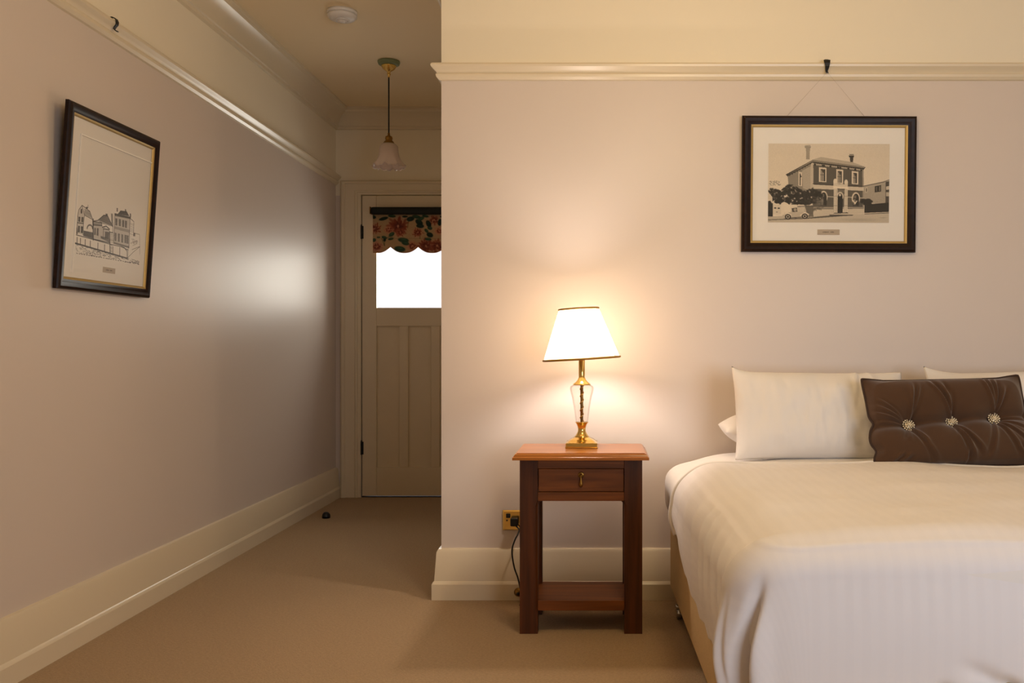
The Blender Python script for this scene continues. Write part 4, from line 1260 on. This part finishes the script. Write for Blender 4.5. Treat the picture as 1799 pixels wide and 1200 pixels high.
def duvet():
    """a thick cloth laid over the bed: top, left, right and foot drapes, gathered foot corners"""
    rh, rv = .170, .135           # how far in the edge starts to fall, and how deep the curve is
    out = .055                    # drape hangs this far outside the base
    s0, s1 = -out + rh, BW + out - rh
    tF = 1.755 - .105             # start of the foot curve
    rf = .105
    ztop = .632
    hem = .335
    ns_, nt_ = 300, 250
    drop_len = .50
    # cloth coordinates, measured from the fall lines
    S_ = np.concatenate([np.linspace(-drop_len, 0, 80)[:-1], np.linspace(0, s1 - s0, 150), (s1 - s0) + np.linspace(0, drop_len, 50)[1:]])
    T_ = np.concatenate([np.linspace(0, 1, 150)[:-1], 1 + np.linspace(0, 1, 90)])
    S2, T2 = np.meshgrid(S_, T_, indexing='ij')
    # head edge: pulled back in the middle, drawn down the bed a little at the sides
    t_head = .545 + .055 * sstep(.2, 1.4, S2) + .012 * np.sin(S2 * 7 + 1)
    tl = np.where(T2 <= 1, t_head + T2 * (tF - t_head), tF + (T2 - 1) * drop_len)
    a = np.maximum(0, -S2) + np.maximum(0, S2 - (s1 - s0))
    sgn = np.where(S2 < 0, -1.0, 1.0)
    b = np.maximum(0, tl - tF)
    p = 5.0
    rho = (a ** p + b ** p) ** (1 / p)
    ang = np.arctan2(b, a + 1e-9)                 # 0 at the side, pi/2 at the foot
    R_h = np.where(a + b > 0, (rh * np.cos(ang) ** 2 + rf * np.sin(ang) ** 2), rh)
    R_v = rv * np.cos(ang) ** 2 + .085 * np.sin(ang) ** 2
    L_c = 1.22 * np.sqrt(R_h * R_v) * 1.28
    q = np.clip(rho / L_c, 0, 1)
    th = q * PI / 2
    horiz = R_h * np.sin(th)
    drop = R_v * (1 - np.cos(th)) + np.maximum(0, rho - L_c)
    over = np.maximum(0, rho - L_c)
    # hem shortening: side drape rides higher near the head, lowest drop limited
    # vertical part: relax drop so the hem ends at the wanted height
    zh = np.where(sgn < 0, np.interp(tl, [.5, .65, .85, 1.1, 1.6, 1.76], [.40, .375, .318, .300, .300, .300]), .30)
    zh = zh * np.cos(ang) ** 2 + .300 * np.sin(ang) ** 2
    maxdrop = ztop - zh
    full = R_v + (drop_len - L_c)
    drop = np.where(over > 0, R_v + over / np.maximum(drop_len - L_c, .01) * (maxdrop - R_v), drop)
    # billow of the hanging part
    dn = over / np.maximum(drop_len - L_c, .01)
    horiz = horiz + .010 * np.sin(dn * PI) - .012 * dn * np.cos(ang) ** 2
    # gathers near the foot corner and a deep fold just round the corner
    cm = np.clip(np.sin(2 * ang), 0, 1)
    deg = np.degrees(ang)
    drp = np.clip(drop / .3, 0, 1.2)
    cw = sstep(0, .06, b)
    fold = -.060 * np.exp(-((deg - 27 - 22 * (1 - drp)) / 5.5) ** 2) * sstep(.2, .8, drp)
    flap = .030 * np.exp(-((deg - 12) / 9.0) ** 2) * sstep(.3, 1, drp) * cw
    flap2 = .022 * np.exp(-((deg - 42) / 9.0) ** 2) * sstep(.25, .8, drp)
    groove = -.010 * np.exp(-((deg - 15) / 2.6) ** 2) * sstep(.35, .9, drp) * cw
    horiz = horiz + (fold + flap + flap2 + groove) * (a > 0) * (b > 0)
    ca, sa = np.cos(ang), np.sin(ang)
    inx = np.clip(S2, 0, s1 - s0)
    s_l = s0 + inx + np.where(a > 0, sgn * horiz * ca, 0)
    t_l = np.minimum(tl, tF) + np.where(b > 0, horiz * sa, 0)
    z_ = ztop - drop
    # loft of the filling: fuller towards the middle, dips and soft billows
    wtop = 1 - np.clip(drop / .12, 0, 1)
    z_ += wtop * (.012 * fbm(s_l, t_l, 2.6, 3.3) + .006 * fbm(s_l, t_l, 7.0, 9.1))
    z_ -= .012 * np.exp(-((s_l - 1.02) / .22) ** 2 - ((t_l - .62) / .12) ** 2) * wtop
    # soft tension folds on the left fall, running down from the edge
    side = (a > 0) & (b <= 0.0001) & (sgn < 0)
    f1 = np.zeros(S2.shape)
    for (t0, wdt, amp, sl) in ((.72, .030, .006, .25), (.88, .05, .008, .30), (1.06, .035, .009, .35), (1.20, .022, .010, .42), (1.30, .020, .010, .45), (1.40, .020, .008, .5), (1.50, .020, .007, .5), (1.60, .025, .006, .4)):
        f1 += amp * np.exp(-((tl - t0 - sl * (rho - .12)) / wdt) ** 2)
    f1 *= sstep(.04, .20, rho)
    s_l += np.where(side, -f1 * .8 + .010 * sstep(0, .12, rho), 0)
    # diagonal hollows on the foot fall
    foot = b > 0
    fs = s_l; fd = drop
    f2 = np.zeros(S2.shape)
    for (x0, d0, x1_, d1, wdt, amp) in ((.70, .17, 1.02, .36, .016, -.014), (.86, .27, 1.05, .37, .014, -.010), (.90, .16, 1.25, .34, .018, -.010), (.42, .26, .60, .36, .018, -.008), (.38, .30, .44, .37, .012, -.012), (.52, .29, .58, .37, .010, -.010), (1.2, .1, 1.6, .3, .02, -.01)):
        dx, dy = x1_ - x0, d1 - d0
        L_ = math.hypot(dx, dy)
        u = ((fs - x0) * dx + (fd - d0) * dy) / L_ ** 2
        dist = np.abs((fs - x0) * dy - (fd - d0) * dx) / L_
        f2 += 1.9 * amp * np.exp(-(dist / wdt) ** 2) * sstep(-.1, .4, u) * (1 - sstep(1.0, 1.5, u))
    # one sharp crease across them
    x0, d0, x1_, d1 = 1.06, .07, .74, .34
    dx, dy = x1_ - x0, d1 - d0; L_ = math.hypot(dx, dy)
    u = ((fs - x0) * dx + (fd - d0) * dy) / L_ ** 2
    dist = np.abs((fs - x0) * dy - (fd - d0) * dx) / L_
    f2 += -.0025 * np.exp(-(dist / .004) ** 2) * (u > 0) * (u < 1.3)
    t_l += np.where(foot, f2 + .006 * fbm(fs, fd, 3.2, 5.5), 0)
    # stitched edge line just below the brow of the foot fall and round to the left
    seamline = np.exp(-((drop - .022) / .006) ** 2) * foot
    z_ += .0028 * seamline; t_l += .003 * seamline
    Wx = BO.x + ES.x * s_l + ET.x * t_l
    Wy = BO.y + ES.y * s_l + ET.y * t_l
    me = grid_mesh('duvet', Wx, Wy, z_)
    uvl = me.uv_layers.new(name='cloth')
    li = np.zeros(len(me.loops), np.int32); me.loops.foreach_get('vertex_index', li)
    uv = np.stack([S2.ravel()[li], tl.ravel()[li]], -1)
    uvl.data.foreach_set('uv', uv.astype(np.float32).ravel())
    o = link('duvet', me, M['stripe'], None, True)
    me.flip_normals()
    tag(o, 'white striped duvet spread over the bed and hanging down its side and foot', 'duvet')
    so = o.modifiers.new('thick', 'SOLIDIFY'); so.thickness = .016; so.offset = -1
    # piping along the head edge
    k = 0
    pts = [Vector((Wx[i, k], Wy[i, k], z_[i, k] - .006)) for i in range(0, Wx.shape[0], 3)]
    e = tube('hem', pts, .0105, M['linen'], o, 8)
duvet()

# pillows -----------------------------------------------------------
def pillow_mesh(name, W, H, D, seed, pinch=.06, wr=.006, n=80, sag=0.0):
    """two-sided cushion grid; local x across, z up, y depth"""
    U = np.linspace(-1, 1, n); V = np.linspace(-1, 1, n)
    u, v = np.meshgrid(U, V, indexing='ij')
    edge_u = 1 - pinch * (1 - v ** 4) * 1.0
    edge_v = 1 - pinch * (1 - u ** 4) * 1.2
    X = u * W / 2 * (1 - (1 - edge_u) * np.abs(u) ** 3)
    Z = v * H / 2 * (1 - (1 - edge_v) * np.abs(v) ** 3)
    rc = 1 - .030 * np.abs(u * v) ** 8
    X = X * rc; Z = Z * rc
    h = ((1 - np.abs(u) ** 2.6) * (1 - np.abs(v) ** 2.6)).clip(0) ** .62
    Z = Z - sag * h * .3
    nz = fbm(u * W, v * H, 6, seed) * wr + fbm(u * W * 1.5, v * H * .5, 16, seed + 3) * wr * .35
    F = -(D / 2 * h + nz * h); B = (D / 2 * h * .8)
    return u, v, X, Z, F, B

def two_sided(name, X, Z, F, B, m, parent=None):
    n = X.shape[0]
    me1 = grid_mesh(name, X, F, Z)
    bm = bmesh.new(); bm.from_mesh(me1)
    me2 = grid_mesh(name, X, B, Z)
    bm.from_mesh(me2)
    bpy.data.meshes.remove(me1); bpy.data.meshes.remove(me2)
    bmesh.ops.remove_doubles(bm, verts=bm.verts, dist=1e-5)
    bmesh.ops.recalc_face_normals(bm, faces=bm.faces)
    return from_bm(name, bm, m, parent, True)

def place(o, px, py, d, rot):
    o.location = at(px, py, d); o.rotation_euler = rot

# front left pillow, upright against the wall
u, v, X, Z, F, B = pillow_mesh('pillow', .655, .345, .17, 2.0, .055, .016)
Z += .018 * np.clip((-u - .75) / .25, 0, 1) ** 2 * (v > .0) * np.clip(v, 0, 1) ** 3      # lifted top left corner
Z -= .022 * np.exp(-((u - .1) / .9) ** 2) * np.clip(v, 0, 1) ** 4 * 0 
crease = .012 * np.exp(-((X - .10 - .22 * (Z - .0)) / .008) ** 2) * np.clip(v + .1, 0, 1) - .006 * np.exp(-((X - .118 - .22 * Z) / .008) ** 2) * np.clip(v + .1, 0, 1)
crease += .010 * np.exp(-((X - .235 - .35 * (-Z)) / .010) ** 2) - .004 * np.exp(-((X - .262 - .3 * (-Z)) / .010) ** 2)
F -= crease
p1 = two_sided('pillow', X, Z, F, B, M['linen'])
place(p1, 1440, 730, 3.35, (math.radians(-17), math.radians(.6), PHI))
tag(p1, 'white pillow propped against the wall on the left side of the bed', 'pillow')
# second pillow on the right side
u, v, X, Z, F, B = pillow_mesh('pillow', .66, .345, .17, 7.7, .06, .007)
Z += .026 * np.clip((-u - .5) / .5, 0, 1) ** 2 * np.clip(v, 0, 1) ** 3
p2 = two_sided('pillow', X, Z, F, B, M['linen'])
place(p2, 1782, 726, 3.44, (math.radians(-17), math.radians(-1.5), PHI))
tag(p2, 'white pillow behind the right half of the brown cushion', 'pillow')
# flat pillow lying behind the left one, only its pointed corner shows
u, v, X, Z, F, B = pillow_mesh('pillow', .62, .21, .185, 5.0, .03, .006)
p3 = two_sided('pillow', X, Z, F, B, M['linen'])
p3.location = bed_pt(.484, .135, .678); p3.rotation_euler = (math.radians(-86), math.radians(6), PHI)
tag(p3, 'white pillow lying flat behind, its pointed corner past the left pillow', 'pillow')

# brown velvet cushion with three beaded buttons
def cushion():
    W, H, D = .585, .330, .135
    root = empty('cushion', at(1667, 742, 3.145), (math.radians(-24), math.radians(-1.2), math.radians(2.0)))
    tag(root, 'brown velvet cushion with three beaded buttons leaning on the pillows', 'cushion')
    n = 170
    U = np.linspace(-1, 1, n); u, v = np.meshgrid(U, U, indexing='ij')
    eu = 1 - .055 * (1 - v ** 4); ev = 1 - .050 * (1 - u ** 4)
    # uneven pulled edges
    X = u * W / 2 * (1 - (1 - eu) * np.abs(u) ** 3)
    Z = v * H / 2 * (1 - (1 - ev) * np.abs(v) ** 3)
    lft = np.clip((-u - .6) / .4, 0, 1)
    X += lft * (.012 * np.exp(-((v - .0) / .10) ** 2) - .008 * np.exp(-((v + .35) / .18) ** 2) + .010 * np.exp(-((v + .60) / .10) ** 2))
    Z += (.010 * np.clip(-u - .7, 0, .3) / .3 + .012 * np.clip(u - .7, 0, .3) / .3) * np.clip(v, 0, 1) ** 3
    rc = 1 - .045 * np.abs(u * v) ** 7
    X = X * rc; Z = Z * rc
    h = ((1 - np.abs(u) ** 3) * (1 - np.abs(v) ** 3)).clip(0) ** .50
    y = D / 2 * h
    btn = [(-.146, -.010), (.005, -.002), (.155, .006)]
    r = np.random.RandomState(8)
    for bx, bz in btn:
        dx, dz = X - bx, Z - bz
        rr = np.hypot(dx, dz) + 1e-6
        an = np.arctan2(dz, dx)
        y -= .042 * np.exp(-(rr / .030) ** 1.3) + .012 * np.exp(-(rr / .075) ** 2)
    # tuft furrow linking the buttons and out to the sides
    zl = -.002 + .053 * X
    y -= .016 * np.exp(-((Z - zl) / .016) ** 2) * (.5 + .5 * sstep(.0, .6, np.abs(u)) * 0 + .5)
    y -= .012 * np.exp(-((Z - zl) / .05) ** 2)
    # pleats: narrow ridges from each button, sharper above
    def pleat(x0, z0, x1, z1, wd, amp):
        nonlocal y
        dx, dz = x1 - x0, z1 - z0; L_ = math.hypot(dx, dz)
        t = ((X - x0) * dx + (Z - z0) * dz) / L_ ** 2
        dist = ((X - x0) * dz - (Z - z0) * dx) / L_
        env = sstep(-.05, .12, t) * (1 - sstep(.75, 1.1, t))
        w_ = wd * (.6 + .9 * np.clip(t, 0, 1))
        y += amp * env * (np.exp(-(dist / w_) ** 2) - .9 * np.exp(-((dist - 1.7 * w_) / w_) ** 2))
    bl, bc, br = btn
    for (b0, ex, ez, wd, amp) in (
        (bl, .020, .140, .0055, .010), (bl, .045, .135, .0050, .007), (bl, -.120, .070, .0045, .005), (bl, -.130, .045, .004, .005), (bl, -.110, .095, .004, .004), (bl, -.13, .01, .005, .005), (bl, .045, -.075, .005, .006), (bl, -.02, -.07, .006, .005), (bl, .08, -.15, .007, .007),
        (bc, -.070, .145, .0055, .010), (bc, -.030, .135, .005, .009), (bc, -.012, .10, .005, .007), (bc, .050, -.150, .0060, .011), (bc, .085, -.125, .006, .008), (bc, .01, -.06, .004, .004),
        (br, -.030, .150, .0055, .010), (br, -.006, .145, .005, .010), (br, .018, .145, .005, .009), (br, .045, .110, .0050, .007), (br, .095, -.085, .0045, .006), (br, .070, -.14, .006, .007), (br, -.05, -.15, .007, .007), (br, .12, .0, .005, .005), (br, .11, -.04, .004, .004)):
        pleat(b0[0], b0[1], b0[0] + ex, b0[1] + ez, wd, amp)
    for (x0, z0, x1, z1) in ((-.24, -.15, -.19, -.115), (-.22, -.155, -.16, -.12), (.02, -.155, .03, -.10), (.24, -.15, .20, -.1)):
        pleat(x0, z0, x1, z1, .005, .006)
    y += fbm(X, Z, 9, 2.2) * .006
    y = np.where(h > 0, np.maximum(y * np.minimum(1, h * 2.2), 0.0), 0)
    two_sided('cover', X, Z, -y, D / 2 * h * .75, M['velvet'], root)
    # piped edge
    idx = [(i, 0) for i in range(0, n, 3)] + [(n - 1, j) for j in range(0, n, 3)] + [(i, n - 1) for i in range(n - 1, -1, -3)] + [(0, j) for j in range(n - 1, 0, -3)]
    pts, last = [], None
    for i, j in idx:
        p_ = Vector((X[i, j], 0, Z[i, j]))
        if last is None or (p_ - last).length > .002: pts.append(p_); last = p_
    tube('piping', pts, .0040, M['velvet_dark'], root, 8, closed=True)
    # beaded buttons
    first = None
    for bx, bz in btn:
        ii = int(np.argmin((X - bx) ** 2 + (Z - bz) ** 2)); yy = -y.ravel()[ii] - .006
        if first is None:
            bm = bmesh.new()
            rr = random.Random(6)
            def bead(cx, cy, cz, rad):
                bmesh.ops.create_icosphere(bm, subdivisions=2, radius=rad, matrix=Matrix.Translation((cx, cy, cz)))
            lathe_bm(bm, [(0, .004), (.012, .004), (.013, 0), (.010, -.004), (0, -.006)], 16)
            bmesh.ops.rotate(bm, verts=bm.verts, cent=(0, 0, 0), matrix=Matrix.Rotation(PI / 2, 3, 'X'))
            bead(0, -.011, 0, .0036)
            for k in range(6): bead(.0062 * math.cos(k * PI / 3), -.010, .0062 * math.sin(k * PI / 3), .0032)
            for k in range(11):
                a = 2 * PI * k / 11 + .2
                bead(.0125 * math.cos(a), -.007, .0125 * math.sin(a), .0030)
            for k in range(15):
                a = 2 * PI * k / 15
                bead(.0188 * math.cos(a), -.004, .0188 * math.sin(a), .0031 if k % 3 else .0036)
                tube_r = None
            first = from_bm('button', bm, M['pearl'], root, True)
            ob = first
        else:
            ob = first.copy(); COL.objects.link(ob); ob.parent = root
        ob.location = (bx, yy, bz)
cushion()
